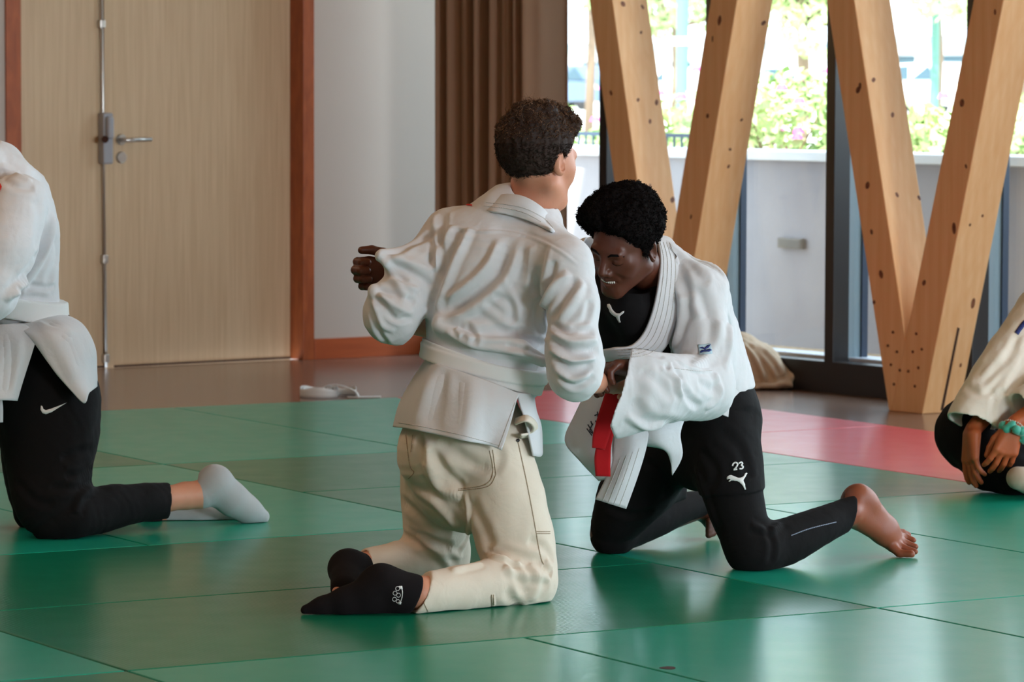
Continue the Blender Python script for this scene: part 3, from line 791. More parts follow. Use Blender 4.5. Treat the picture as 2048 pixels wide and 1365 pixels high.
def relax(me, it=1, f=0.5):
    e = np.empty(len(me.edges) * 2, np.int32); me.edges.foreach_get('vertices', e); e = e.reshape(-1, 2)
    co = get_co(me); n = len(co)
    deg = np.bincount(e.ravel(), minlength=n)[:, None]
    for _ in range(it):
        s = np.zeros_like(co)
        for a in range(3):
            s[:, a] = np.bincount(e[:, 0], co[e[:, 1], a], n) + np.bincount(e[:, 1], co[e[:, 0], a], n)
        co = co + f * (s / np.maximum(deg, 1) - co)
    set_co(me, co)
def largest_only(me):
    bm = bmesh.new(); bm.from_mesh(me); seen = set(); best = []
    for v in bm.verts:
        if v.index in seen: continue
        st = [v]; seen.add(v.index); comp = []
        while st:
            x = st.pop(); comp.append(x)
            for e in x.link_edges:
                y = e.other_vert(x)
                if y.index not in seen: seen.add(y.index); st.append(y)
        if len(comp) > len(best): best = comp
    keep = set(v.index for v in best)
    bmesh.ops.delete(bm, geom=[v for v in bm.verts if v.index not in keep], context='VERTS'); bm.to_mesh(me); bm.free(); me.update()
def bvh_of(me):
    co = get_co(me); q = [tuple(p.vertices) for p in me.polygons]
    return BVHTree.FromPolygons([tuple(c) for c in co], q)
def hit(bvh, px, py):
    d = ray(px, py); d = d / np.linalg.norm(d)
    h = bvh.ray_cast(Vector(CAMP), Vector(d))
    return None if h[0] is None else (A3(h[0]), A3(h[1]))
def dense(pts, step=4.0):
    pts = A3(pts); n = len(pts); out = []
    for i in range(n - 1):
        p0, p1, p2, p3 = pts[max(i - 1, 0)], pts[i], pts[i + 1], pts[min(i + 2, n - 1)]
        m = max(2, int(np.linalg.norm(p2 - p1) / step))
        for k in range(m):
            f = k / m; out.append(0.5 * ((2 * p1) + (-p0 + p2) * f + (2 * p0 - 5 * p1 + 4 * p2 - p3) * f * f + (-p0 + 3 * p1 - 3 * p2 + p3) * f ** 3))
    out.append(pts[-1]); return A3(out)
def folds(me, strokes, depthscale):
    """strokes: (pixels, width px, height mm); each is a fold run over the cloth where it is seen"""
    bvh = bvh_of(me); co = get_co(me); no = get_no(me); disp = np.zeros(len(co))
    for pts, w, amp in strokes:
        D = dense(pts, max(2.0, w * 0.4)); H = []; T = []
        for i, (x, y) in enumerate(D):
            h = hit(bvh, x, y)
            if h is not None: H.append(h[0]); T.append(i / max(1, len(D) - 1))
        if len(H) < 2: continue
        H = A3(H); T = A3(T); W = w * depthscale
        m = np.all((co > H.min(0) - 3 * W) & (co < H.max(0) + 3 * W), axis=1); idx = np.where(m)[0]
        if not len(idx): continue
        for s in range(0, len(idx), 20000):
            ii = idx[s:s + 20000]
            dd = ((co[ii][:, None, :] - H[None]) ** 2).sum(2); j = dd.argmin(1); r = np.sqrt(dd[np.arange(len(ii)), j]) / W
            tp = np.sin(np.pi * np.clip(np.minimum(T[j], 1 - T[j]) * 2.6, 0, .5)) ** 1.2
            disp[ii] += amp * 0.001 * tp * (np.exp(-r * r) - 0.35 * np.exp(-((r - 1.7) / 0.8) ** 2))
    set_co(me, co + no * disp[:, None])
def decal(polys, bvh, lift=0.0012, thick=0.0006, maxe=5.0):
    """flat print shaped by pixel outlines laid on a surface: returns verts, faces"""
    bm = bmesh.new()
    for poly in polys:
        vs = [bm.verts.new((x, y, 0)) for x, y in poly]
        try: bm.faces.new(vs)
        except Exception: pass
    bmesh.ops.triangulate(bm, faces=bm.faces[:])
    for _ in range(6):
        es = [e for e in bm.edges if e.calc_length() > maxe]
        if not es: break
        bmesh.ops.subdivide_edges(bm, edges=es, cuts=1); bmesh.ops.triangulate(bm, faces=[f for f in bm.faces if len(f.verts) > 3])
    bad = []
    for v in bm.verts:
        h = hit(bvh, v.co.x, v.co.y)
        if h is None: bad.append(v); continue
        n = h[1]
        if n @ (CAMP - h[0]) < 0: n = -n
        v.co = Vector(h[0] + n * lift)
    bmesh.ops.delete(bm, geom=bad, context='VERTS')
    return bm
def decal_obj(name, polys, bvh, mat, parent=None, lift=0.0015, maxe=5.0, label=None, each=False):
    if each:                        # runs of touching pieces become objects of their own
        runs = []
        for p in polys:
            if runs and np.hypot(*(A3(runs[-1][-1][1]) - A3(p[0]))) < 0.5: runs[-1].append(p)
            else: runs.append([p])
        return [decal_obj(name, r, bvh, mat, parent, lift, maxe, label) for r in runs]
    bm = decal(polys, bvh, lift, maxe=maxe); me = bpy.data.meshes.new(name); bm.to_mesh(me); bm.free()
    o = link_obj(name, me, mat, None, True)
    md = o.modifiers.new('thick', 'SOLIDIFY'); md.thickness = 0.0012; md.offset = 0
    if parent is not None: rel0(o, parent)
    if label: o['label'] = label
    return o
def rel0(o, parent):
    o.parent = parent; o.matrix_parent_inverse = parent_inv(parent)
def parent_inv(p):
    m = Matrix.Identity(4); q = p
    while q is not None:
        m = q.matrix_basis.copy() @ m if q.parent is None else (q.matrix_parent_inverse @ q.matrix_basis) @ m
        q = q.parent
    return m.inverted()
def line_poly(pts, w):
    """outline of a stroke of width w px"""
    pts = dense(pts, 3.0); n = len(pts); L_, R_ = [], []
    for i in range(n):
        t = pts[min(i + 1, n - 1)] - pts[max(i - 1, 0)]; t = t / (np.linalg.norm(t) + 1e-9); nn = np.array([-t[1], t[0]])
        L_.append(pts[i] + nn * w / 2); R_.append(pts[i] - nn * w / 2)
    return [[L_[i], L_[i + 1], R_[i + 1], R_[i]] for i in range(n - 1)]
def sheet(rows, th=0.004, n=5):
    """smooth sheet of cloth through rows of 3-D points; returns verts, faces of a closed thin slab"""
    R = [dense3(r, n) for r in rows]; m = min(len(r) for r in R); G = A3([r[:m] for r in R])
    G2 = np.stack([dense3(G[:, j], n) for j in range(m)], 1); a, b_ = G2.shape[:2]
    # normals
    du = np.gradient(G2, axis=0); dv = np.gradient(G2, axis=1); N_ = np.cross(du, dv); N_ /= np.linalg.norm(N_, axis=2)[..., None] + 1e-12
    T_ = G2 + N_ * th / 2; B_ = G2 - N_ * th / 2
    vs = np.concatenate([T_.reshape(-1, 3), B_.reshape(-1, 3)]); o = a * b_; f = []
    for i in range(a - 1):
        for j in range(b_ - 1):
            q = (i * b_ + j, i * b_ + j + 1, (i + 1) * b_ + j + 1, (i + 1) * b_ + j); f.append(q); f.append(tuple(x + o for x in q[::-1]))
    rim = [(0, j) for j in range(b_)] + [(i, b_ - 1) for i in range(1, a)] + [(a - 1, j) for j in range(b_ - 2, -1, -1)] + [(i, 0) for i in range(a - 2, 0, -1)]
    idx = [i * b_ + j for i, j in rim]
    for k in range(len(idx)):
        p, q = idx[k], idx[(k + 1) % len(idx)]; f.append((p, p + o, q + o, q))
    return vs, f
def dense3(pts, n):
    pts = A3(pts); N_ = len(pts); out = []
    if N_ == 2: return A3([pts[0] + (pts[1] - pts[0]) * k / n for k in range(n + 1)])
    for i in range(N_ - 1):
        p0, p1, p2, p3 = pts[max(i - 1, 0)], pts[i], pts[i + 1], pts[min(i + 2, N_ - 1)]
        for k in range(n):
            f = k / n; out.append(0.5 * ((2 * p1) + (-p0 + p2) * f + (2 * p0 - 5 * p1 + 4 * p2 - p3) * f * f + (-p0 + 3 * p1 - 3 * p2 + p3) * f ** 3))
    out.append(pts[-1]); return A3(out)
def join_mesh(me, parts):
    """adds (verts, faces) pieces to a mesh"""
    bm = bmesh.new(); bm.from_mesh(me)
    for vs, fs in parts:
        vv = [bm.verts.new(tuple(v)) for v in vs]
        for f in fs:
            try: bm.faces.new([vv[i] for i in f])
            except Exception: pass
    bm.to_mesh(me); bm.free(); me.update(); return me
# ---------------------------------------------------------------- figures: materials
def cloth_mat(name, col, col2, rough=0.9, weave=900, ws=0.25, crease=0.5, sheen=0.2):
    m, nt, b = new_mat(name); N, L = nt.nodes, nt.links
    setin(b, rough=rough, sheen=sheen, sheen_rough=0.5, spec=0.25)
    tc = N.new('ShaderNodeTexCoord')
    n = N.new('ShaderNodeTexNoise'); n.inputs['Scale'].default_value = 14; n.inputs['Detail'].default_value = 4; L.new(tc.outputs['Object'], n.inputs['Vector'])
    mx = N.new('ShaderNodeMix'); mx.data_type = 'RGBA'; mx.inputs[6].default_value = C4(col); mx.inputs[7].default_value = C4(col2)
    L.new(n.outputs['Fac'], mx.inputs[0]); L.new(mx.outputs[2], b.inputs['Base Color'])
    w1 = N.new('ShaderNodeTexNoise'); w1.inputs['Scale'].default_value = weave; w1.inputs['Detail'].default_value = 1; L.new(tc.outputs['Object'], w1.inputs['Vector'])
    b1 = N.new('ShaderNodeBump'); b1.inputs['Strength'].default_value = ws; b1.inputs['Distance'].default_value = 0.0006
    c = N.new('ShaderNodeTexNoise'); c.inputs['Scale'].default_value = 22; c.inputs['Detail'].default_value = 3; c.inputs['Distortion'].default_value = 0.6; L.new(tc.outputs['Object'], c.inputs['Vector'])
    b2 = N.new('ShaderNodeBump'); b2.inputs['Strength'].default_value = crease; b2.inputs['Distance'].default_value = 0.004
    L.new(w1.outputs['Fac'], b1.inputs['Height']); L.new(c.outputs['Fac'], b2.inputs['Height']); L.new(b1.outputs[0], b2.inputs['Normal']); L.new(b2.outputs[0], b.inputs['Normal'])
    return m
def skin_mat(name, col, col2, rough=0.5):
    m, nt, b = new_mat(name); N, L = nt.nodes, nt.links
    setin(b, rough=rough, sss=0.12, spec=0.4); b.inputs['Subsurface Radius'].default_value = (0.012, 0.005, 0.003)
    tc = N.new('ShaderNodeTexCoord'); n = N.new('ShaderNodeTexNoise'); n.inputs['Scale'].default_value = 30; n.inputs['Detail'].default_value = 5
    L.new(tc.outputs['Object'], n.inputs['Vector'])
    mx = N.new('ShaderNodeMix'); mx.data_type = 'RGBA'; mx.inputs[6].default_value = C4(col); mx.inputs[7].default_value = C4(col2)
    L.new(n.outputs['Fac'], mx.inputs[0]); L.new(mx.outputs[2], b.inputs['Base Color'])
    n2 = N.new('ShaderNodeTexNoise'); n2.inputs['Scale'].default_value = 260; L.new(tc.outputs['Object'], n2.inputs['Vector'])
    bp = N.new('ShaderNodeBump'); bp.inputs['Strength'].default_value = 0.15; bp.inputs['Distance'].default_value = 0.001
    L.new(n2.outputs['Fac'], bp.inputs['Height']); L.new(bp.outputs[0], b.inputs['Normal'])
    return m
M_gi = cloth_mat('white_cotton', srgb(214, 217, 221), srgb(207, 210, 214))
M_gi_warm = cloth_mat('unbleached_cotton', srgb(232, 226, 214), srgb(226, 219, 206))
M_belt_white = cloth_mat('white_belt_cotton', srgb(226, 229, 229), srgb(220, 223, 223), crease=0.15)
M_beige = cloth_mat('beige_twill', srgb(224, 214, 198), srgb(216, 206, 190), weave=1200)
M_blackcloth = cloth_mat('black_jersey', srgb(13, 11, 13), srgb(10, 9, 11), rough=0.9, crease=0.5, sheen=0.0)
M_blacktight = cloth_mat('black_stretch', srgb(22, 22, 30), srgb(18, 18, 26), rough=0.6, crease=0.15, sheen=0.05)
M_blacksock = cloth_mat('black_knit', srgb(18, 13, 16), srgb(14, 11, 13), rough=0.95, crease=0.2, sheen=0.0)
M_greysock = cloth_mat('white_grey_knit', srgb(178, 181, 182), srgb(156, 160, 163), rough=0.95, crease=0.3, weave=700, ws=0.4)
M_redbelt = cloth_mat('red_cotton', srgb(178, 14, 22), srgb(160, 10, 18), crease=0.15)
M_print = simple_mat('white_print', srgb(232, 234, 234), 0.6)
M_redprint = simple_mat('red_print', srgb(206, 44, 36), 0.7)
M_navyprint = simple_mat('navy_print', srgb(34, 52, 118), 0.7)
M_ink = simple_mat('ink', srgb(48, 52, 66), 0.8)
M_labelcloth = simple_mat('label_cloth', srgb(176, 204, 216), 0.8)
M_stitch = simple_mat('stitching', srgb(168, 152, 128), 0.8)
M_stitch_w = simple_mat('white_stitching', srgb(204, 204, 202), 0.8)
M_skin_light = skin_mat('skin_light', srgb(208, 150, 122), srgb(196, 134, 108))
M_skin_dark = skin_mat('skin_dark', srgb(94, 50, 34), srgb(80, 42, 28), 0.42)
M_skin_sole = skin_mat('skin_foot', srgb(150, 84, 58), srgb(132, 70, 48), 0.45)
M_skin_mid = skin_mat('skin_mid', srgb(182, 98, 56), srgb(166, 84, 46), 0.5)
M_hair_brown = simple_mat('hair_brown', srgb(36, 23, 17), 0.75, noise=(14, 0.4, srgb(56, 37, 26)), spec=0.3)
M_hair_top_lit = simple_mat('hair_top_lit', srgb(128, 92, 64), 0.6, noise=(20, .6, srgb(84, 56, 38)))  # sunlight on the top locks, put into their colour as a lighter brown
M_hair_black = simple_mat('hair_black', srgb(14, 10, 10), 0.95, spec=0.12)
M_teeth = simple_mat('teeth', srgb(236, 232, 222), 0.3)
M_lip = simple_mat('lip', srgb(122, 62, 54), 0.45)

def frame_of(fwd, up=(0, 0, 1)):
    f = A3(fwd); f /= np.linalg.norm(f); r = np.cross(f, A3(up)); r /= np.linalg.norm(r); u = np.cross(r, f)
    return np.stack([r, f, u], 1)                 # columns: right, forward, up
def head_sdf(c, R, s=1.0, smile=False, ear_r=True, ear_l=True):
    T = lambda x, y, z: c + R @ (A3((x, y, z)) * s)
    V = lambda x, y, z: R @ (A3((x, y, z)) * s)
    def E(p, r): return ell(T(*p), V(r[0], 0, 0), V(0, r[1], 0), V(0, 0, r[2]))
    cap_ = lambda a, ra, b, rb: cap(T(*a), ra * s, T(*b), rb * s)
    base = [E((0, -.012, .032), (.076, .095, .088)), E((0, .032, -.018), (.062, .066, .085))]
    d = U(base, .03 * s)
    d = U([d, cap_((-.05, .0, -.055), .022, (-.012, .072, -.094), .017), cap_((.05, .0, -.055), .022, (.012, .072, -.094), .017), cap_((-.01, .078, -.094), .017, (.01, .078, -.094), .017),
           cap_((-.043, .058, -.014), .022, (-.036, .064, -.03), .02), cap_((.043, .058, -.014), .022, (.036, .064, -.03), .02), cap_((0, .066, -.055), .03, (0, .06, -.07), .03)], .022 * s)
    d = SUB(d, U([cap_((.033, .108, .006), .014, (.028, .108, .005), .014), cap_((-.033, .108, .006), .014, (-.028, .108, .005), .014)], 0), .016 * s)
    d = U([d, cap_((-.036, .083, .024), .011, (.036, .083, .024), .011)], .016 * s)
    d = U([d, cap_((.033, .0815, .004), .0125, (.030, .082, .004), .0125), cap_((-.033, .0815, .004), .0125, (-.030, .082, .004), .0125)], .003 * s)
    d = U([d, cap_((0, .092, .012), .0075, (0, .113, -.024), .0105), cap_((-.012, .102, -.030), .0085, (.012, .102, -.030), .0085)], .010 * s)
    d = SUB(d, U([cap_((-.009, .106, -.044), .0038, (-.007, .106, -.034), .003), cap_((.009, .106, -.044), .0038, (.007, .106, -.034), .003)], 0), .003 * s)
    w = .029 if smile else .022; zc = .004 if smile else 0
    lip = U([cap_((-w, .083, -.056 + zc), .004, (0, .0975, -.053), .0065), cap_((w, .083, -.056 + zc), .004, (0, .0975, -.053), .0065)], .004 * s)
    lip2 = U([cap_((-w * .9, .082, -.061 + zc), .004, (0, .0955, -.068 if smile else -.065), .0075), cap_((w * .9, .082, -.061 + zc), .004, (0, .0955, -.068 if smile else -.065), .0075)], .004 * s)
    d = U([d, lip, lip2], .006 * s)
    if smile:
        d = SUB(d, U([cap_((-.024, .092, -.0575), .0034, (0, .104, -.0605), .0048), cap_((.024, .092, -.0575), .0034, (0, .104, -.0605), .0048)], .002), .002 * s)
        d = SUB(d, U([cap_((.040, .088, -.045), .004, (.026, .104, -.026), .003), cap_((-.040, .088, -.045), .004, (-.026, .104, -.026), .003)], 0), .008 * s)
    else:
        d = SUB(d, cap_((-.02, .092, -.0595), .0012, (.02, .092, -.0595), .0012), .003 * s)
    for sx, on in ((1, ear_r), (-1, ear_l)):
        if not on: continue
        A_ = (sx * .078, -.006, -.002)
        ear = ell(T(*A_), V(sx * .010, -.004, 0), V(.004 * sx, .017, .004) * 1.0, V(0, -.006, .032))
        ear = SUB(ear, ell(T(sx * .088, .0, .001), V(.009, 0, 0), V(0, .011, 0), V(0, -.003, .022)), .003 * s)
        ear = U([ear, cap_((sx * .080, .004, -.012), .004, (sx * .074, .012, .0), .004)], .004 * s)
        d = U([d, ear], .006 * s)
    return d
def hand(wrist, fwd, palm_n, side, curl, spread=0.10, s=1.0, thumb=None, lens=(.072, .080, .075, .060), fat=1.0):
    """wrist point; fwd = towards the knuckles; palm_n = out of the palm; side = +1/-1 for the thumb side along cross(fwd, palm_n);
       curl = per-finger tuple of three joint angles (rad)"""
    f = A3(fwd); f /= np.linalg.norm(f); n = A3(palm_n); n = n - (n @ f) * f; n /= np.linalg.norm(n); t = np.cross(f, n) * side
    parts = []
    L = .088 * s
    offs = (.030, .010, -.011, -.030)
    kn = []
    for i, o in enumerate(offs):
        k = wrist + f * (L * (1.0, 1.03, .99, .92)[i]) + t * o * s - n * (.004, 0, .001, .004)[i] * s
        kn.append(k)
        parts.append(cap(wrist + f * .012 * s + t * o * .55 * s, .019 * s, k, .0125 * s))
    palm = U(parts, .014 * s)
    parts = [palm]
    fr = [q * fat for q in (.0088, .0090, .0086, .0076)]
    for i in range(4):
        a = 0; p = kn[i]; dv = f + t * spread * (1.2, .35, -.5, -1.4)[i]; dv /= np.linalg.norm(dv)
        segs = (.50, .29, .21); pts = [(p, fr[i] * 1.18 * s)]
        for j in range(3):
            a += curl[i][j]; dd = dv * math.cos(a) + n * math.sin(a); p = p + dd * lens[i] * segs[j] * s
            pts.append((p, fr[i] * (1.08, 1.0, .86)[j] * s))
        parts.append(U([palm_tip for palm_tip in [chain(pts, .002)]], 0))
    # thumb
    b = wrist + f * .022 * s + t * .022 * s + n * .006 * s
    th = thumb or ((.5, .8, .35), (.8, .45, .35), (.95, .2, .25))
    p = b; pts = [(p, .0155 * s)]
    for j, l in enumerate((.042, .032, .026)):
        q = th[j]; dd = f * q[0] + t * q[1] + n * q[2]; dd /= np.linalg.norm(dd); p = p + dd * l * s; pts.append((p, (.0125, .0108, .0092)[j] * s))
    parts.append(chain(pts, .004))
    d = U(parts, .0045 * s)
    return d
def curly(name, node_surface_me, n, length, thick, mat, curl=0.006, seed=0, region=None, up_bias=0.0, parent=None, turns=1.6):
    """short curled locks rooted on a hair volume: verts and faces"""
    rnd = np.random.default_rng(seed); me = node_surface_me; co = get_co(me); no = get_no(me)
    idx = rnd.choice(len(co), min(n * 3, len(co)), replace=False)
    if region is not None: idx = idx[region(co[idx])]
    idx = idx[:n]; V, F = [], []
    K = 6
    for i in idx:
        nn = no[i] + rnd.normal(size=3) * 0.35 + np.array([0, 0, up_bias]); nn /= np.linalg.norm(nn)
        a = np.cross(nn, rnd.normal(size=3)); a /= np.linalg.norm(a); b = np.cross(nn, a); L = length * rnd.uniform(.6, 1.3); ph = rnd.uniform(0, 6.28)
        ce = []
        for k in range(K):
            f = k / (K - 1); an = ph + f * turns * 2 * math.pi
            ce.append(co[i] - no[i] * 0.003 + nn * L * f + (a * math.cos(an) + b * math.sin(an)) * curl * (0.3 + f))
        o = len(V)
        for k in range(K):
            t = thick * (1 - 0.75 * k / (K - 1)); tt = ce[min(k + 1, K - 1)] - ce[max(k - 1, 0)]; tt /= np.linalg.norm(tt) + 1e-9
            u = np.cross(tt, nn + .01); u /= np.linalg.norm(u) + 1e-9; w = np.cross(tt, u)
            for q in range(3): V.append(ce[k] + t * (u * math.cos(q * 2.094) + w * math.sin(q * 2.094)))
        for k in range(K - 1):
            for q in range(3): F.append((o + 3 * k + q, o + 3 * k + (q + 1) % 3, o + 3 * k + 3 + (q + 1) % 3, o + 3 * k + 3 + q))
    return V, F
def prism_cut(poly, Y0, Y1, pad=0.0):
    """region seen inside a traced outline, between depths Y0 and Y1 (used for carving openings and hems)"""
    poly = A3([(x, y) for x, y in poly]); n = len(poly)
    def fn(X, bc, br):
        Qc = (X - CAMP) @ RM; u = Qc[:, 0] / Qc[:, 2] * FOC + 1024; v = Qc[:, 1] / Qc[:, 2] * FOC + 682.5
        p = np.stack([u, v], 1); best = np.full(len(X), 1e12); ins = np.zeros(len(X), bool)
        for i in range(n):
            a, b = poly[i], poly[(i + 1) % n]; ab = b - a; w = p - a; h = np.clip(w @ ab / (ab @ ab), 0, 1)
            best = np.minimum(best, ((w - h[:, None] * ab) ** 2).sum(1))
            c = ((a[1] <= p[:, 1]) & (b[1] > p[:, 1])) | ((b[1] <= p[:, 1]) & (a[1] > p[:, 1]))
            with np.errstate(divide='ignore', invalid='ignore'):
                xx = a[0] + (p[:, 1] - a[1]) / (b[1] - a[1] + 1e-12) * ab[0]
            ins ^= c & (p[:, 0] < xx)
        d = np.sqrt(best) * X[:, 1] / FOC; d = np.where(ins, -d, d) - pad
        return np.maximum(d, np.maximum(Y0 - X[:, 1], X[:, 1] - Y1))
    return Node(fn, (0, (Y0 + Y1) / 2, 0), 50)
PUMA = [  # leaping cat mark, unit box, x right, y down
 (0.00, .34), (.05, .27), (.12, .22), (.20, .20), (.30, .23), (.42, .27), (.54, .31), (.66, .30), (.76, .25), (.83, .16), (.86, .05), (.92, .00), (.98, .03), (.95, .09), (.92, .20), (.86, .33), (.82, .42),
 (.86, .52), (.92, .62), (.94, .74), (1.0, .92), (.94, .94), (.88, .82), (.82, .72), (.74, .64), (.64, .55), (.52, .49), (.42, .50), (.34, .49), (.24, .50), (.16, .58), (.10, .56), (.14, .49), (.20, .44), (.12, .42), (.04, .47), (.00, .44)]
def place_poly(poly, x, y, w, h, ang=0.0):
    c, s_ = math.cos(ang), math.sin(ang)
    return [(x + (u * w) * c - (v * h) * s_, y + (u * w) * s_ + (v * h) * c) for u, v in poly]
# ---------------------------------------------------------------- the man seen from behind, beige trousers
def px(Y): return Y / FOC
def build_man_back():
    Q = P; m = 9.3 / FOC
    fl = HALF((0, 0, 0.0015), (0, 0, -1))            # keeps what is above the mats
    # --- body
    hc = Q(1076, 322, 9.33); HR = frame_of((0.70, 0.71, -0.10), (0.05, 0.0, 1))
    head = head_sdf(hc, HR, 1.0, ear_l=False)
    neck = cap(Q(1074, 372, 9.345), .054, Q(1046, 455, 9.37), .062)
    spine = chain([(Q(1046, 455, 9.37), .06), (Q(1010, 560, 9.38), .085), (Q(970, 720, 9.36), .08), (Q(930, 860, 9.36), .09)], .05)
    shl = cap(Q(1040, 480, 9.37), .05, Q(905, 480, 9.44), .045); shr = cap(Q(1040, 480, 9.37), .05, Q(1130, 535, 9.24), .045)
    larm = chain([(Q(905, 480, 9.44), .042), (Q(786, 632, 9.36), .036), (Q(872, 655, 9.55), .031), (Q(930, 650, 9.66), .024)], .02)
    lh = hand(Q(930, 650, 9.66), (1, 0.5, 0.05), (0.2, -0.2, 1), 1, [(.6, .9, .5)] * 4)
    rarm = chain([(Q(1130, 535, 9.24), .042), (Q(1148, 762, 9.17), .035), (Q(1222, 766, 9.52), .025)], .02)
    rh = hand(Q(1222, 766, 9.52), (.45, .9, .1), (-.3, .3, -.8), -1, [(1.0, 1.3, .8)] * 4)
    rleg = chain([(Q(970, 880, 9.3), .085), (Q(1045, 1152, 9.19), .05), (Q(840, 1187, 8.99), .036)], .03)
    lleg = chain([(Q(885, 880, 9.42), .085), (Q(880, 1116, 9.5), .05), (Q(745, 1135, 9.42), .036)], .03)
    rfoot = chain([(Q(840, 1187, 8.99), .036), (Q(765, 1176, 8.98), .034), (Q(700, 1204, 8.97), .026), (Q(645, 1216, 8.96), .015)], .02)
    lfoot = chain([(Q(745, 1135, 9.42), .036), (Q(697, 1130, 9.40), .030), (Q(685, 1165, 9.30), .025), (Q(676, 1190, 9.2), .015)], .02)
    body = AND(U([U([head, neck], .03), spine, shl, shr, larm, lh, rarm, rh, rleg, lleg, rfoot, lfoot], .02), fl)
    me = extract(body, .0026, 'person')
    man = link_obj('person', me, M_skin_light, smooth=True)
    tag(man, 'kneeling man seen from behind in white judo jacket and beige trousers, brown curly hair', 'person')
    # --- hair
    T = lambda x, y, z: hc + HR @ A3((x, y, z)); V = lambda x, y, z: HR @ A3((x, y, z))
    hv = U([ell(T(0, -.012, .034), V(.086, 0, 0), V(0, .104, 0), V(0, 0, .092)), ell(T(0, -.02, .055), V(.082, 0, 0), V(0, .095, 0), V(0, 0, .085))], .03)
    hv = U([hv] + [ball(T(x, y, z), r) for x, y, z, r in [(.02, .05, .115, .028), (-.02, .06, .112, .028), (.045, .068, .088, .026), (.0, .085, .095, .026), (.062, .045, .085, .022), (.058, .078, .062, .018), (.03, .095, .075, .02), (-.03, .09, .085, .022), (.0, .02, .125, .028), (.03, -.02, .12, .026), (-.03, -.03, .118, .026), (0, -.07, .10, .03)]], .02)
    cut = HALF(T(0, .030, .030), V(0, .86, -.50))
    cut2 = HALF(T(0, -.09, -.058), V(0, .25, -1))
    hv = AND(AND(hv, cut, .015), cut2, .02)
    hv = SUB(hv, ell(T(.082, -.002, -.004), V(.02, 0, 0), V(0, .020, 0), V(0, 0, .034)), .006)
    hd = DISP(hv, lambda X: 0.0030 * lump(X, 55, 3) + 0.0022 * lump(X, 130, 4, 2) + 0.006 * np.clip((X[:, 2] - hc[2] - .04) / .08, 0, 1) * lump(X, 38, 9, 2), .012)
    hm = extract(hd, .0026, 'hair')
    zc = hc[2]
    v, f = curly('hair', hm, 2600, .022, .0010, None, .0045, 3, lambda c: (c[:, 2] > zc + .055) | ((c[:, 2] > zc + .03) & (((c - hc) @ HR[:, 1]) > .03)), .2)
    v2, f2 = curly('hair', hm, 2600, .010, .0007, None, .0015, 4, lambda c: (c[:, 2] <= zc + .045), -.6, turns=.4)
    join_mesh(hm, [(v2, f2)]); nf = len(hm.polygons); join_mesh(hm, [(v, f)])
    hair = link_obj('hair', hm, [M_hair_brown, M_hair_top_lit], smooth=True)
    for p_ in hm.polygons[nf:]: p_.material_index = 1; rel0(hair, man); hair['label'] = 'short curly brown hair, longer on top'
    # --- trousers
    S = lambda x: x * m
    pel = loft([(Q(945, 760, 9.34), (S(78), -.03, -.02), (0, .085, 0)), (Q(934, 805, 9.33), (S(94), -.03, -.03), (0, .105, 0)), (Q(930, 860, 9.33), (S(108), -.04, -.02), (.02, .135, 0)), (Q(928, 915, 9.33), (S(122), -.05, -.01), (.02, .14, 0)), (Q(935, 960, 9.33), (S(100), -.04, 0), (0, .12, 0))])
    thR = loft([(Q(982, 890, 9.28), (S(72), 0, S(10)), (0, .105, 0)), (Q(1004, 980, 9.25), (S(80), 0, S(14)), (0, .105, 0)), (Q(1022, 1050, 9.23), (S(79), 0, S(12)), (0, .095, 0)), (Q(1040, 1120, 9.21), (S(74), 0, S(10)), (0, .08, 0)), (Q(1052, 1165, 9.19), (S(60), 0, 0), (0, .066, 0))])
    thL = loft([(Q(872, 880, 9.42), (S(70), 0, 0), (0, .10, 0)), (Q(872, 960, 9.45), (S(72), 0, 0), (0, .10, 0)), (Q(874, 1040, 9.48), (S(70), 0, 0), (0, .09, 0)), (Q(872, 1100, 9.5), (S(62), 0, 0), (0, .075, 0)), (Q(872, 1125, 9.5), (S(50), 0, 0), (0, .066, 0))])
    shR = loft([(Q(1058, 1155, 9.19), (0, 0, S(58)), (0, .062, 0)), (Q(1000, 1166, 9.13), (0, 0, S(52)), (0, .060, 0)), (Q(930, 1176, 9.07), (0, 0, S(47)), (0, .056, 0)), (Q(870, 1186, 9.02), (0, 0, S(43)), (0, .052, 0)), (Q(815, 1190, 8.98), (0, 0, S(42)), (0, .05, 0))])
    shL = loft([(Q(890, 1118, 9.5), (0, 0, S(54)), (0, .062, 0)), (Q(820, 1126, 9.46), (0, 0, S(50)), (0, .06, 0)), (Q(770, 1133, 9.44), (0, 0, S(44)), (0, .055, 0)), (Q(715, 1140, 9.42), (0, 0, S(40)), (0, .05, 0))])
    shR = AND(shR, HALF(Q(838, 1190, 9.0), (-1, -.35, .55)))
    shL = AND(shL, HALF(Q(722, 1128, 9.42), (-1, -.45, .35)))
    hol = U([cap(Q(780, 1194, 8.965), S(33), Q(838, 1190, 8.985), S(30)), cap(Q(690, 1138, 9.40), S(33), Q(752, 1134, 9.43), S(32))])
    tr = U([U([pel, thR], .05), U([pel, thL], .05), shR, shL], .028)
    tr = SUB(tr, hol, .003)
    tr = AND(tr, HALF(Q(925, 770, 9.33), (0.25, 0, 1)), .01)
    tr = AND(tr, fl)
    tr = DISP(tr, lambda X: 0.0022 * lump(X, 16, 21, 2), .005)
    tm = extract(tr, .0034, 'trousers')
    relax(tm, 2)
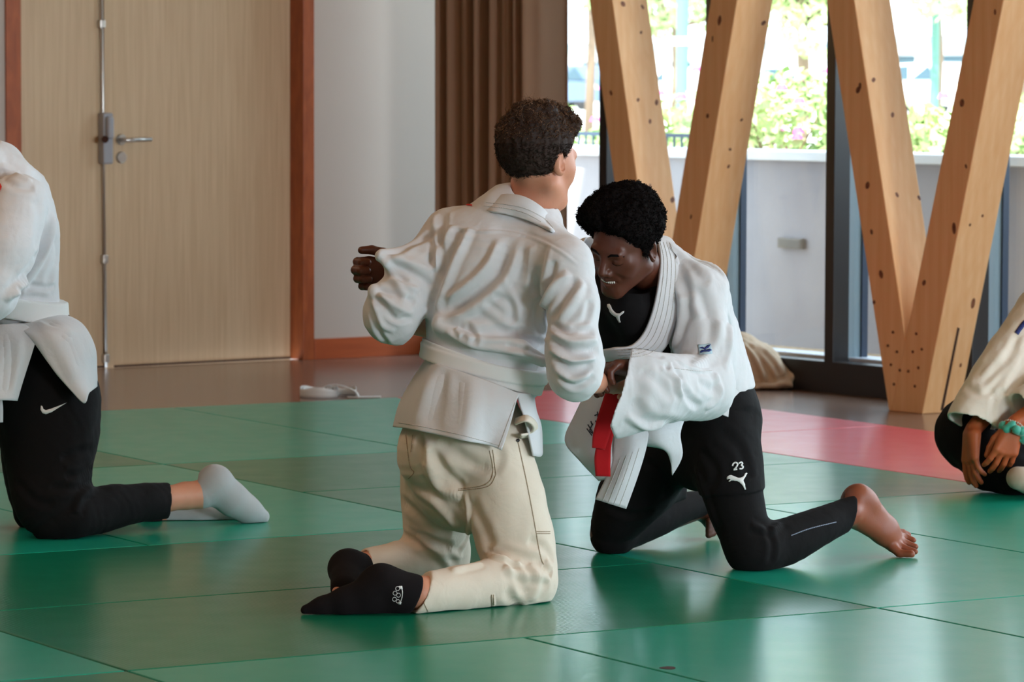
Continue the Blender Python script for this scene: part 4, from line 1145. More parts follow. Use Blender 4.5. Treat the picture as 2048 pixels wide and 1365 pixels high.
    st = [  # folds seen on the trousers
        ([(800, 1072), (850, 1082), (905, 1098)], 12, 7), ([(832, 1070), (880, 1110), (900, 1135)], 9, -6), ([(805, 1060), (860, 1090), (925, 1118)], 8, -5),
        ([(965, 1118), (1010, 1108), (1060, 1122), (1098, 1118)], 10, 6), ([(970, 1112), (1020, 1122), (1042, 1130)], 6, -6), ([(1005, 1135), (1050, 1150), (1100, 1152)], 10, -6),
        ([(1020, 1115), (1035, 1150), (1050, 1190)], 10, 5), ([(1060, 1125), (1075, 1165), (1060, 1205)], 11, -5), ([(1085, 1135), (1105, 1150)], 9, 5),
        ([(858, 880), (858, 930), (880, 975), (925, 990)], 14, -9), ([(835, 870), (845, 900), (850, 930)], 9, 5), ([(880, 875), (905, 900), (950, 930), (985, 935)], 12, 5),
        ([(860, 900), (890, 940), (930, 980)], 9, 4), ([(800, 1000), (840, 1030), (900, 1075)], 12, 5), ([(820, 975), (870, 1010), (915, 1060)], 11, -4),
        ([(940, 1000), (965, 1050), (985, 1100)], 14, 4), ([(900, 1142), (935, 1134), (965, 1128)], 8, -4), ([(1055, 1080), (1090, 1100), (1108, 1125)], 10, 4),
        ([(985, 1190), (990, 1225)], 3, -2.5), ([(1010, 1180), (1040, 1215), (1085, 1210)], 10, 4),
        ([(930, 985), (937, 1030), (935, 1075), (918, 1110)], 5, -4), ([(985, 880), (1000, 915), (985, 950)], 10, 3)]
    folds(tm, [(a, b, c * 1.4) for a, b, c in st], m)
    trou = link_obj('trousers', tm, M_beige, smooth=True); rel0(trou, man)
    tb = bvh_of(tm)
    seams = []
    for pl, w in [([(1035, 882), (1050, 950), (1062, 1010), (1072, 1065), (1080, 1110), (1087, 1130)], 1.6), ([(1073, 1064), (1100, 1064)], 1.4), ([(1073, 1068), (1100, 1068)], 1.4),
                  ([(985, 900), (992, 950)], 1.4), ([(979, 902), (986, 945), (970, 970), (917, 979)], 1.4), ([(992, 950), (975, 974), (917, 982)], 1.4),
                  ([(812, 870), (820, 930), (828, 945), (817, 958)], 1.4), ([(826, 870), (822, 905)], 1.2), ([(983, 1190), (984, 1222)], 1.4), ([(987, 1190), (988, 1222)], 1.4), ([(835, 1170), (845, 1200), (856, 1224)], 1.4)]:
        seams += line_poly(pl, w)
    decal_obj('stitching', seams, tb, M_stitch, trou, lift=.0006, maxe=6, each=True)
    o = decal_obj('rivet', [[(1035 + 3.4 * math.cos(a), 882 + 3.4 * math.sin(a)) for a in np.linspace(0, 6.28, 9)[:-1]]], tb, M_black, trou, lift=.002)
    # rumpled waistband peeking out at the slit
    parts = []
    parts.append(sheet([[Q(1032, 838, 9.20), Q(1055, 832, 9.17), Q(1074, 850, 9.22), Q(1066, 872, 9.26), Q(1040, 876, 9.2)], [Q(1030, 850, 9.17), Q(1052, 843, 9.14), Q(1066, 855, 9.18), Q(1060, 866, 9.2), Q(1042, 870, 9.17)]], .005))
    wm = bpy.data.meshes.new('waistband'); join_mesh(wm, parts); wb = link_obj('waistband', wm, M_beige, smooth=True); rel0(wb, trou)
    # --- socks
    def sock(name, node, mat, label=None):
        sm = extract(AND(node, fl), .003, name); relax(sm, 1); o = link_obj(name, sm, mat, smooth=True); rel0(o, man)
        if label: o['label'] = label
        return o
    sR = chain([(Q(830, 1186, 8.985), .0425), (Q(805, 1184, 8.98), .042), (Q(768, 1170, 8.975), .043), (Q(735, 1190, 8.97), .038), (Q(690, 1204, 8.965), .031), (Q(645, 1214, 8.96), .020), (Q(612, 1221, 8.955), .013)], .025)
    sR = U([sR, ball(Q(755, 1166, 8.985), .041), cap(Q(832, 1198, 8.985), .032, Q(690, 1209, 8.965), .026)], .02)
    sR = AND(sR, HALF(Q(832, 1186, 8.99), (1, .3, -.4)), .004)
    skR = sock('sock', sR, M_blacksock)
    sL = U([cap(Q(735, 1140, 9.42), .040, Q(700, 1140, 9.38), .041), cap(Q(694, 1138, 9.36), .041, Q(690, 1178, 9.24), .036)], .05)
    skL = sock('sock', sL, M_blacksock)
    kb = bvh_of(skR.data)
    lg = []
    for cx_, cy_, r in [(795, 1178, 4.5), (790, 1187, 4.5), (797, 1191, 4.5), (789, 1199, 4.5), (796, 1203, 4)]:
        for k in range(12):
            a0, a1 = 2 * math.pi * k / 12, 2 * math.pi * (k + 1) / 12
            lg.append([(cx_ + math.cos(a0) * r, cy_ + math.sin(a0) * r), (cx_ + math.cos(a1) * r, cy_ + math.sin(a1) * r), (cx_ + math.cos(a1) * (r - .9), cy_ + math.sin(a1) * (r - .9)), (cx_ + math.cos(a0) * (r - .9), cy_ + math.sin(a0) * (r - .9))])
    lg += line_poly([(797, 1174), (804, 1180), (804, 1195), (800, 1206)], 1.6); lg += [[(798, 1173), (804, 1173), (805, 1179), (799, 1179)], [(797, 1204), (803, 1204), (802, 1209), (797, 1209)]]
    decal_obj('sock_emblem', lg, kb, M_print, skR, lift=.0012, maxe=8)
    # --- jacket
    tor = loft([(Q(958, 770, 9.33), (S(102), -.055, -S(30)), (.03, .112, 0)), (Q(972, 715, 9.34), (S(104), -.06, -S(32)), (.03, .116, 0)), (Q(982, 655, 9.35), (S(118), -.065, -S(26)), (.03, .128, 0)),
                (Q(1000, 585, 9.35), (S(130), -.075, -S(30)), (.03, .130, 0)), (Q(1014, 520, 9.36), (S(138), -.085, -S(36)), (.03, .122, 0)), (Q(1026, 474, 9.37), (S(120), -.08, -S(36)), (.02, .100, 0)), (Q(1036, 440, 9.37), (S(72), -.04, -S(20)), (.01, .08, 0))], 2.3)
    shoL = cap(Q(1000, 452, 9.36), .062, Q(902, 466, 9.41), .058); shoR = cap(Q(1060, 462, 9.34), .062, Q(1128, 528, 9.23), .068)
    slL = U([cap(Q(900, 470, 9.41), .062, Q(836, 556, 9.37), .070), cap(Q(836, 556, 9.37), .070, Q(786, 628, 9.33), .068), cap(Q(786, 628, 9.33), .068, Q(845, 660, 9.46), .058)], .03)
    slL = U([slL, cap(Q(826, 535, 9.34), .052, Q(762, 512, 9.30), .016), cap(Q(792, 600, 9.31), .058, Q(748, 582, 9.29), .014)], .035)
    slL = AND(slL, HALF(Q(812, 662, 9.36), (.80, .35, -.50)), .004)
    slL = SUB(slL, cap(Q(806, 646, 9.36), .050, Q(880, 690, 9.46), .056), .006)
    upc = AND(cap(Q(880, 560, 9.42), .05, Q(850, 610, 9.44), .042), HALF(Q(858, 618, 9.42), (-.2, .0, -1)), .004)
    slR = U([cap(Q(1128, 532, 9.23), .070, Q(1147, 610, 9.19), .060), cap(Q(1147, 610, 9.19), .060, Q(1147, 700, 9.16), .062), cap(Q(1147, 700, 9.16), .064, Q(1150, 748, 9.16), .061), cap(Q(1150, 748, 9.16), .060, Q(1205, 742, 9.28), .050)], .03)
    slR = AND(slR, HALF(Q(1186, 760, 9.2), (.86, .25, -.45)), .004)
    slR = SUB(slR, cap(Q(1176, 765, 9.23), .044, Q(1225, 762, 9.42), .05), .006)
    jk = U([U([tor, shoL, shoR], .045), slL, slR, upc], .022)
    # sleeve separate from torso at the armpit
    jk = DISP(jk, lambda X: 0.0028 * lump(X, 11, 31, 2) + 0.0011 * lump(X, 40, 33, 2), .006)
    bulge = U([cap(Q(880, 650, 9.26), .020, Q(950, 676, 9.225), .022), cap(Q(950, 676, 9.225), .022, Q(1040, 700, 9.21), .018), cap(Q(1040, 700, 9.21), .018, Q(1085, 722, 9.23), .016)], .02)
    jk = U([jk, bulge], .03)
    neckhole = cap(Q(1074, 372, 9.34), .060, Q(1060, 420, 9.36), .062)
    jk = SUB(jk, neckhole, .004)
    jk = AND(jk, HALF(Q(958, 760, 9.33), (-.33, .0, -1)), .01)
    jm = extract(jk, .0034, 'jacket'); relax(jm, 1)
    st = [([(890, 449), (950, 462), (1010, 464), (1070, 478), (1120, 503), (1158, 532)], 3, -2.5), ([(890, 445), (950, 457), (1010, 460), (1070, 473), (1125, 500)], 4, 1.2),
          ([(908, 450), (884, 500), (869, 545)], 7, -7), ([(942, 454), (912, 520), (884, 590), (872, 626)], 8, -7), ([(925, 455), (898, 515), (880, 560)], 8, 5),
          ([(1020, 474), (995, 544), (930, 600), (876, 632)], 11, 8), ([(1000, 480), (975, 530), (930, 575), (890, 600)], 8, -6), ([(1035, 500), (1010, 560), (950, 615), (900, 640)], 9, -5),
          ([(1088, 492), (1076, 552), (1070, 596)], 9, 6), ([(1064, 490), (1058, 540), (1050, 580)], 9, -5), ([(1139, 544), (1106, 577), (1084, 626), (1092, 668)], 8, -9), ([(1156, 556), (1123, 601), (1104, 640)], 8, 7),
          ([(1110, 520), (1098, 560), (1086, 600)], 7, 5), ([(985, 590), (1020, 610), (1022, 650)], 7, 4), ([(960, 610), (1000, 640), (1030, 660)], 8, -4), ([(1005, 560), (1030, 600), (1040, 645)], 6, -3),
          ([(877, 640), (920, 655), (965, 665), (1030, 668), (1095, 690)], 9, 7), ([(1033, 667), (1065, 672), (1098, 683)], 6, -5), ([(890, 660), (940, 690), (1000, 700), (1070, 712)], 6, -5), ([(930, 650), (950, 672), (945, 690)], 6, 6), ([(910, 655), (925, 672)], 5, -6),
          ([(1010, 690), (1060, 702), (1090, 712)], 5, 4),
          ([(868, 430), (874, 480), (880, 540)], 7, -7), ([(890, 425), (888, 470), (884, 510)], 6, 4),
          ([(760, 508), (800, 500), (845, 480), (880, 462)], 8, 6), ([(770, 520), (820, 525), (868, 545)], 9, -5), ([(768, 512), (812, 540), (862, 572)], 7, 5), ([(764, 516), (790, 560), (812, 600)], 7, -4),
          ([(752, 580), (795, 590), (832, 606)], 7, 6), ([(754, 586), (790, 612), (826, 628)], 6, -6), ([(750, 590), (780, 630), (800, 640), (828, 636)], 6, 5), ([(745, 600), (765, 650), (790, 662)], 6, -4), ([(740, 610), (755, 660), (775, 690)], 6, 4), ([(770, 560), (810, 572), (840, 582)], 6, -5),
          ([(1102, 648), (1130, 662), (1188, 662)], 7, 8), ([(1104, 668), (1140, 684), (1195, 680)], 6, -7), ([(1100, 680), (1143, 704), (1198, 700)], 8, 8), ([(1100, 696), (1140, 720), (1190, 716)], 5, -7), ([(1104, 712), (1143, 738), (1186, 730)], 7, 7), ([(1108, 734), (1140, 760), (1180, 750)], 5, -6), ([(1116, 752), (1150, 774), (1190, 752)], 6, 4),
          ([(1165, 560), (1150, 600), (1120, 640)], 8, -5), ([(1180, 600), (1170, 640), (1140, 655)], 7, 4)]
    folds(jm, [(a, b * 1.12, c * 1.4) for a, b, c in st], m); relax(jm, 1)
    parts = []
    # skirt: back panel from the far side round to the slit, with soft flutes
    def fl_row(pts, amp, ph):
        pts = A3(pts); out = []
        for i, p in enumerate(pts):
            out.append(p + np.array([0, amp * math.sin(i * 2.1 + ph), 0]))
        return out
    parts.append(sheet([[Q(1010, 745, 9.52), Q(930, 722, 9.50), Q(860, 712, 9.40), Q(870, 724, 9.262), Q(905, 738, 9.215), Q(945, 752, 9.19), Q(990, 768, 9.185), Q(1040, 790, 9.20)],
                        fl_row([Q(1000, 780, 9.54), Q(905, 765, 9.53), Q(826, 762, 9.42), Q(845, 774, 9.235), Q(890, 783, 9.19), Q(940, 794, 9.165), Q(990, 806, 9.16), Q(1032, 806, 9.17)], .012, 0),
                        fl_row([Q(990, 820, 9.57), Q(890, 815, 9.56), Q(802, 808, 9.44), Q(826, 822, 9.22), Q(880, 832, 9.17), Q(935, 842, 9.145), Q(985, 852, 9.14), Q(1020, 852, 9.15)], .020, .6),
                        fl_row([Q(985, 862, 9.60), Q(880, 858, 9.59), Q(790, 853, 9.46), Q(818, 860, 9.205), Q(875, 870, 9.155), Q(930, 881, 9.13), Q(975, 892, 9.125), Q(1003, 901, 9.135)], .022, 1.0)], .0045, 7))
    # front flap beyond the slit
    parts.append(sheet([[Q(1034, 786, 9.20), Q(1056, 788, 9.24), Q(1066, 784, 9.32), Q(1060, 776, 9.45)],
                        [Q(1040, 812, 9.19), Q(1064, 820, 9.23), Q(1072, 822, 9.34), Q(1064, 815, 9.47)],
                        [Q(1050, 842, 9.19), Q(1074, 852, 9.24), Q(1082, 855, 9.36), Q(1072, 850, 9.48)],
                        [Q(1066, 912, 9.21), Q(1080, 914, 9.26), Q(1084, 905, 9.38), Q(1076, 900, 9.50)]], .0045, 6))
    # collar band, lying on the shoulders
    cb = bvh_of(jm)
    def lay(x, y, Yd):
        h = hit(cb, x, y)
        return Q(x, y, (h[0][1] - .008) if h is not None and abs(h[0][1] - Yd) < .12 else Yd)
    parts.append(sheet([[Q(978, 432, 9.45), Q(980, 408, 9.38), Q(1004, 391, 9.315), Q(1045, 393, 9.275), Q(1082, 414, 9.275), Q(1102, 441, 9.33), Q(1106, 458, 9.42)],
                        [Q(966, 440, 9.45), Q(966, 412, 9.38), Q(994, 404, 9.305), Q(1040, 412, 9.265), Q(1082, 432, 9.27), Q(1105, 452, 9.33), Q(1108, 466, 9.42)],
                        [Q(952, 446, 9.45), Q(955, 422, 9.38), lay(984, 424, 9.29), lay(1034, 434, 9.25), lay(1080, 452, 9.25), lay(1107, 464, 9.32), Q(1110, 476, 9.42)]], .007, 6))
    join_mesh(jm, parts)
    folds(jm, [([(884, 740), (872, 790), (856, 850)], 12, 3.5), ([(925, 752), (922, 800), (914, 862)], 13, 3), ([(975, 770), (972, 830), (965, 885)], 8, 1.8), ([(860, 735), (842, 790), (826, 848)], 9, -2.5), ([(903, 745), (898, 800), (888, 860)], 9, -3)], m)
    jack = link_obj('jacket', jm, M_gi, smooth=True); rel0(jack, man); jack['label'] = 'white cotton judo jacket with a red-striped shoulder'
    jb = bvh_of(jm)
    seams = []
    for pl in [[(798, 846), (850, 855), (920, 870), (1000, 892)], [(1030, 806), (997, 898)], [(972, 405), (1040, 414), (1086, 436), (1106, 456)], [(968, 412), (1038, 422), (1082, 444)]]:
        seams += line_poly(pl, 1.3)
    decal_obj('stitching', seams, jb, M_stitch_w, jack, lift=.0005, maxe=6, each=True)
    decal_obj('shoulder_stripe', [[(836, 444), (843, 447), (862, 424), (858, 421), (850, 424)]], jb, M_redprint, jack, lift=.002)
    decal_obj('shoulder_stripe', line_poly([(908, 413), (925, 411), (945, 412)], 2.5), jb, M_redprint, jack, lift=.003)
    # --- belt: two wraps following the waist
    w1 = AND(OFF(tor, .010), SLAB(Q(968, 736, 9.33), (-.32, 0, -1), .0235), .003)
    w2 = AND(OFF(tor, .014), SLAB(Q(968, 728, 9.33), (-.22, 0.05, -1), .0180), .003)
    bm_ = extract(U([w1, w2], .002), .003, 'belt'); relax(bm_, 1)
    be = link_obj('belt', bm_, M_belt_white, smooth=True); rel0(be, man); be['label'] = 'white belt wrapped twice round the waist'
    return man
MAN_BACK = build_man_back()
# ---------------------------------------------------------------- the man facing left, bent forward, red belt
def build_man_front():
    Q = P; m = 9.85 / FOC; S = lambda x: x * m
    fl = HALF((0, 0, 0.0015), (0, 0, -1))
    hc = Q(1252, 488, 9.62); HR = frame_of((-.58, -.68, -.46), (-.12, -.48, .86))
    T = lambda x, y, z: hc + HR @ A3((x, y, z)); V = lambda x, y, z: HR @ A3((x, y, z))
    head = head_sdf(hc, HR, 1.0, smile=True, ear_r=False)
    # lids closed over downcast eyes
    neck = cap(T(0, -.028, -.07), .052, Q(1318, 560, 9.80), .060)
    spine = chain([(Q(1318, 560, 9.80), .06), (Q(1345, 640, 9.86), .085), (Q(1385, 730, 9.95), .085), (Q(1420, 810, 10.02), .09)], .05)
    shn = cap(Q(1325, 575, 9.80), .05, Q(1400, 590, 9.74), .045); shf = cap(Q(1318, 570, 9.82), .05, Q(1195, 540, 9.84), .045)
    narm = chain([(Q(1400, 590, 9.74), .044), (Q(1408, 775, 9.68), .037), (Q(1284, 740, 9.465), .025)], .02)
    nh = hand(Q(1280, 736, 9.455), (-1, -.55, .04), (-.05, -.25, -1), -1, [(.7, .9, .5), (.72, .95, .5), (.7, .95, .5), (.65, .95, .5)], thumb=((.7, .6, .4), (.8, .2, .6), (.7, .0, .7)), s=1.02, fat=1.08)
    farm = chain([(Q(1195, 540, 9.84), .044), (Q(960, 665, 9.74), .036), (Q(806, 552, 9.50), .026)], .02)
    fh = hand(Q(806, 549, 9.50), (-1, -.42, .03), (-.15, -1, 0), 1, [(.35, 1.35, 1.2), (.35, 1.4, 1.2), (.4, 1.4, 1.2), (.45, 1.4, 1.2)], spread=-.02, s=1.04, fat=1.18,
              thumb=((.8, .75, -.1), (1.0, .25, .0), (1.0, -.05, -.05)))
    nleg = chain([(Q(1440, 815, 9.95), .075), (Q(1464, 985, 9.88), .052), (Q(1502, 1092, 9.83), .045), (Q(1700, 1028, 10.02), .034)], .03)
    fleg = chain([(Q(1400, 815, 10.08), .085), (Q(1222, 1068, 10.18), .05), (Q(1405, 1012, 10.52), .034)], .03)
    # bare foot: heel raised, toes bent on the mat
    ank = Q(1704, 1026, 10.068)
    foot = U([chain([(ank, .036), (Q(1712, 1006, 10.064), .038), (Q(1722, 1000, 10.070), .034)], .02),
              cap(Q(1716, 992, 10.060), .031, Q(1728, 1000, 10.070), .029),
              cap(Q(1735, 1018, 10.082), .038, Q(1772, 1058, 10.120), .031), cap(Q(1715, 1035, 10.054), .032, Q(1765, 1068, 10.097), .028),
              cap(Q(1772, 1058, 10.120), .031, Q(1796, 1086, 10.139), .022), cap(Q(1765, 1068, 10.097), .024, Q(1788, 1092, 10.113), .020)], .02)
    toes = []
    for i, (a, b_, c_, r) in enumerate([((1785, 1094, 10.094), (1800, 1108, 10.085), (1822, 1109, 10.075), .0115), ((1790, 1086, 10.109), (1808, 1096, 10.105), (1830, 1104, 10.095), .0088), ((1794, 1078, 10.123), (1812, 1086, 10.129), (1831, 1094, 10.124), .0084),
                                        ((1796, 1070, 10.138), (1812, 1074, 10.151), (1827, 1081, 10.145), .0080), ((1790, 1062, 10.152), (1806, 1065, 10.164), (1817, 1070, 10.168), .0078)]):
        toes.append(chain([(Q(*a), r * 1.25), (Q(*b_), r), (Q(*c_), r * .95)], .004))
    ffoot = chain([(Q(1405, 1012, 10.52), .036), (Q(1422, 1030, 10.52), .030), (Q(1428, 1055, 10.50), .022)], .02)
    ft = [chain([(Q(1426, 1040 + 9 * i, 10.50 - .005 * i), .010), (Q(1417, 1044 + 9 * i, 10.47), .009)], .003) for i in range(4)]
    body = U([U([head, neck], .03), spine, shn, shf, narm, farm, nleg, fleg, foot, ffoot], .02)
    body = U([body, nh, fh], .012)
    body = U([body] + toes + ft, .006)
    body = AND(body, fl)
    me = extract(body, .0024, 'person')
    man = link_obj('person', me, M_skin_dark, smooth=True)
    tag(man, 'smiling kneeling man bent forward in open white judo jacket with red belt, bare foot', 'person')
    cc = np.array([p_.center[:] for p_ in me.polygons]); q_ = (cc - CAMP) @ RM; pxs = q_[:, 0] / q_[:, 2] * FOC + 1024; pys = q_[:, 1] / q_[:, 2] * FOC + 682.5
    me.materials.append(M_skin_sole); me.polygons.foreach_set('material_index', ((pxs > 1690) & (pys > 940)).astype(np.int32)); me.update()
    # face details
    hb = bvh_of(me)
    def on(p, lift=.0006):          # foot point on the head along the local direction
        o = hc; d = Vector(p - o).normalized(); h = hb.ray_cast(Vector(o) + d * .20, -d)
        return A3(h[0]) + A3(h[1]) * lift if h[0] is not None else p
    mb = MB()
    for sx in (-1, 1):
        mb.tube([on(T(sx * .048, .075, .018)), on(T(sx * .036, .085, .0255)), on(T(sx * .022, .09, .0245)), on(T(sx * .012, .09, .018))], [.002, .0036, .0036, .002], 8)
    o = mb.build('eyebrow', M_hair_black, smooth=True); rel0(o, man)
    mb = MB()
    for sx in (-1, 1):
        mb.tube([on(T(sx * .046, .078, .000)), on(T(sx * .038, .086, -.0035)), on(T(sx * .029, .09, -.0045)), on(T(sx * .019, .09, -.002))], [.0008, .0016, .0016, .0008], 6)
    o = mb.build('eyelash', M_hair_black, smooth=True); rel0(o, man)
    mb = MB(); pts = [T(-.021, .0905, -.0565), T(-.012, .0965, -.058), T(0, .0985, -.0585), T(.012, .0965, -.058), T(.021, .0905, -.0565)]
    for i in range(9):
        x = -.019 + .0380 * i / 8; y = .0985 - (x / .022) ** 2 * .008
        a = T(x, y, -.0548); b_ = T(x, y - .0005, -.0612); mb.tube([a, (a + b_) / 2, b_], [.0018, .0025, .0018], 8)
    o = mb.build('teeth', M_teeth, smooth=True); rel0(o, man)
    # toenails
    # hair: rounded afro
    ho = np.array([-.012, 0, -.010]); hv = U([ell(T(0, -.022, .070) + ho, V(.104, 0, 0), V(0, .114, 0), V(0, 0, .094)), ell(T(0, .028, .088) + ho, V(.088, 0, 0), V(0, .070, 0), V(0, 0, .058))], .03)
    hv = AND(hv, HALF(T(0, .058, .052), V(0, .84, -.54)), .03)
    hv = AND(hv, HALF(T(0, -.03, -.025), V(0, .30, -1)), .03)
    hv = U([hv, cap(T(-.071, .006, .04), .016, T(-.0735, .016, .005), .010)], .012)
    hv = SUB(hv, ell(T(-.086, -.004, -.002), V(.024, 0, 0), V(0, .017, 0), V(0, 0, .030)), .006)
    hd = DISP(hv, lambda X: 0.0050 * lump(X, 30, 3, 2) + 0.0036 * lump(X, 95, 4, 2), .012)
    hm = extract(hd, .0028, 'hair')
    v, f = curly('hair', hm, 5200, .014, .0010, None, .0048, 5, None, 0, turns=2.2)
    join_mesh(hm, [(v, f)])
    hair = link_obj('hair', hm, M_hair_black, smooth=True); rel0(hair, man); hair['label'] = 'rounded black curly hair'
    # --- shirt
    tor = loft([(Q(1420, 830, 10.04), (S(86), -.02, S(6)), (.04, .11, .02)), (Q(1398, 760, 9.99), (S(88), -.03, S(12)), (.04, .115, .03)), (Q(1368, 690, 9.92), (S(96), -.04, S(10)), (.04, .12, .04)), (Q(1336, 625, 9.85), (S(112), -.05, -S(2)), (.03, .12, .03)),
                (Q(1314, 578, 9.81), (S(112), -.04, -S(6)), (.02, .10, .02)), (Q(1306, 548, 9.79), (S(64), -.02, -S(4)), (.01, .07, 0))], 2.2)
    shirt_n = U([tor, cap(Q(1318, 580, 9.80), .058, Q(1385, 590, 9.74), .05), cap(Q(1310, 575, 9.81), .055, Q(1205, 545, 9.84), .05), cap(Q(1300, 540, 9.77), .058, Q(1316, 575, 9.8), .066),
                 cap(Q(1262, 610, 9.70), .052, Q(1290, 690, 9.78), .060), cap(Q(1262, 610, 9.70), .05, Q(1225, 600, 9.78), .05), cap(Q(1222, 610, 9.78), .05, Q(1222, 668, 9.82), .052)], .045)
    sh = SUB(shirt_n, cap(T(0, -.02, -.05), .056, T(0, -.02, -.10), .060), .004)
    sh = DISP(sh, lambda X: .002 * lump(X, 16, 41, 2), .004)
    sm = extract(sh, .004, 'shirt'); relax(sm, 1)
    shirt = link_obj('shirt', sm, M_blackcloth, smooth=True); rel0(shirt, man); shirt['label'] = 'black shirt with a small white cat print on the chest'
    sb = bvh_of(sm)
    decal_obj('chest_print', [place_poly([(1 - b, a) for a, b in PUMA], 1216, 609, 33, 36, 0.0)] if False else [[(1216, 609), (1220, 608), (1223, 612), (1225, 618), (1229, 623), (1234, 627), (1240, 627), (1245, 623), (1249, 622), (1248, 626), (1243, 630), (1240, 633), (1240, 639), (1242, 644), (1239, 645), (1236, 640), (1233, 634), (1228, 631), (1224, 628), (1221, 624), (1219, 618), (1216, 614)]],
              sb, M_print, shirt, lift=.002, maxe=8)
    # --- trousers
    pel = loft([(Q(1418, 800, 10.02), (S(88), -.02, S(6)), (.04, .12, .02)), (Q(1426, 850, 10.02), (S(86), -.03, 0), (.03, .125, 0)), (Q(1420, 900, 10.02), (S(84), -.02, 0), (.02, .12, 0))])
    thN = loft([(Q(1446, 840, 9.95), (S(70), -.02, 0), (0, .105, 0)), (Q(1452, 910, 9.92), (S(68), 0, S(8)), (0, .10, 0)), (Q(1466, 985, 9.88), (S(61), 0, S(9)), (0, .09, 0)), (Q(1484, 1050, 9.85), (S(54), 0, S(9)), (0, .075, 0)), (Q(1506, 1100, 9.83), (S(48), 0, S(6)), (0, .062, 0))])
    knN = cap(Q(1498, 1100, 9.83), .058, Q(1522, 1096, 9.83), .058)
    shN = loft([(Q(1512, 1098, 9.83), (0, 0, S(50)), (0, .060, 0)), (Q(1572, 1084, 9.88), (0, 0, S(48)), (0, .058, 0)), (Q(1632, 1056, 9.94), (0, 0, S(40)), (0, .05, 0)), (Q(1680, 1035, 10.0), (0, 0, S(35)), (0, .042, 0)), (Q(1712, 1024, 10.03), (0, 0, S(34)), (0, .042, 0))])
    shN = AND(shN, HALF(Q(1702, 1028, 10.02), (1, .3, -.30)), .003)
    thF = loft([(Q(1385, 850, 10.08), (S(68), 0, 0), (0, .105, 0)), (Q(1322, 920, 10.11), (S(66), 0, S(12)), (0, .10, 0)), (Q(1268, 985, 10.14), (S(70), 0, S(16)), (0, .09, 0)), (Q(1232, 1045, 10.17), (S(50), 0, S(8)), (0, .075, 0)), (Q(1224, 1072, 10.18), (S(42), 0, 0), (0, .058, 0))])
    shF = loft([(Q(1226, 1070, 10.18), (0, 0, S(42)), (0, .054, 0)), (Q(1300, 1040, 10.32), (0, 0, S(42)), (0, .055, 0)), (Q(1360, 1018, 10.43), (0, 0, S(34)), (0, .046, 0)), (Q(1408, 1008, 10.52), (0, 0, S(28)), (0, .04, 0))])
    calf = cap(Q(1320, 980, 10.2), .05, Q(1365, 975, 10.3), .035)
    tr = U([U([pel, thN], .05), U([pel, thF], .05)], .03)
    tights = U([U([thN, knN], .03), shN, thF, shF], .022)
    # loose shorts over the tights
    shorts = U([U([pel, OFF(thN, .006)], .05), U([pel, OFF(thF, .003), calf], .05)], .02)
    shorts = AND(shorts, U([HALF(Q(1455, 985, 9.88), (.10, 0, -1)), HALF(Q(1380, 900, 10.1), (1, -.0, 0))]), .003)
    allt = AND(U([tights, shorts], .004), fl)
    allt = DISP(allt, lambda X: .0016 * lump(X, 14, 51, 2), .004)
    tm = extract(allt, .0036, 'trousers'); relax(tm, 1)
    folds(tm, [([(1400, 900), (1430, 940), (1420, 980)], 10, 5), ([(1440, 860), (1480, 900), (1500, 960)], 12, 5), ([(1390, 930), (1410, 990), (1435, 1060)], 9, -5), ([(1500, 1050), (1540, 1062), (1560, 1045)], 8, -6), ([(1530, 1050), (1545, 1090), (1540, 1130)], 8, 5),
               ([(1290, 920), (1330, 960), (1330, 1000)], 10, 5), ([(1210, 1010), (1260, 1030), (1310, 1020)], 9, 5)], m)
    trou = link_obj('trousers', tm, M_blackcloth, smooth=True); rel0(trou, man); trou['label'] = 'black shorts over black tights'
    tb = bvh_of(tm)
    decal_obj('cat_print', [place_poly(PUMA, 1455, 943, 40, 36, .10)], tb, M_print, trou, lift=.002, maxe=8)
    two = [(1465, 933), (1466, 929), (1470, 926), (1474, 928), (1474, 932), (1470, 938), (1467, 940.5), (1474, 939.5)]
    three = [(1477, 928), (1481, 925.5), (1484, 928), (1481.5, 931.5), (1485, 934.5), (1483, 938.5), (1478, 938.5)]
    decal_obj('number_23', line_poly(two, 3.0) + line_poly(three, 3.0), tb, M_print, trou, lift=.0022, maxe=8)
    decal_obj('side_stripe', line_poly([(1582, 1072), (1620, 1058), (1672, 1045)], 2.0), tb, simple_mat('grey_piping', srgb(120, 130, 150), .5), trou, lift=.0012, maxe=8)
    # --- jacket
    ho0 = 0; op = [(1312, 470), (1319, 520), (1312, 590), (1292, 655), (1266, 690), (1212, 698), (1120, 700), (1120, 560), (1180, 470), (1250, 440)]
    jt = OFF(U([tor, cap(Q(1318, 580, 9.81), .060, Q(1392, 590, 9.75), .064), cap(Q(1310, 570, 9.82), .058, Q(1185, 530, 9.85), .062)], .05), .011)
    back = cap(Q(1340, 560, 9.92), .085, Q(1392, 660, 9.97), .095)
    jt = U([jt, back, loft([(Q(1390, 640, 9.98), (S(66), 0, 0), (0, .12, 0)), (Q(1425, 730, 10.02), (S(66), 0, 0), (0, .13, 0)), (Q(1448, 800, 10.02), (S(64), 0, 0), (0, .135, 0))])], .04)
    slN = U([cap(Q(1392, 592, 9.74), .074, Q(1408, 690, 9.70), .070), cap(Q(1408, 690, 9.70), .072, Q(1402, 772, 9.66), .076)], .03)
    fa = loft([(Q(1408, 775, 9.66), (0, 0, S(64)), (.0, .072, 0)), (Q(1350, 776, 9.54), (0, 0, S(66)), (0, .072, 0)), (Q(1300, 780, 9.45), (0, 0, S(77)), (0, .070, 0)), (Q(1240, 786, 9.41), (0, 0, S(86)), (0, .054, 0)), (Q(1190, 788, 9.36), (0, 0, S(88)), (0, .052, 0))])
    slN = U([slN, fa], .03)
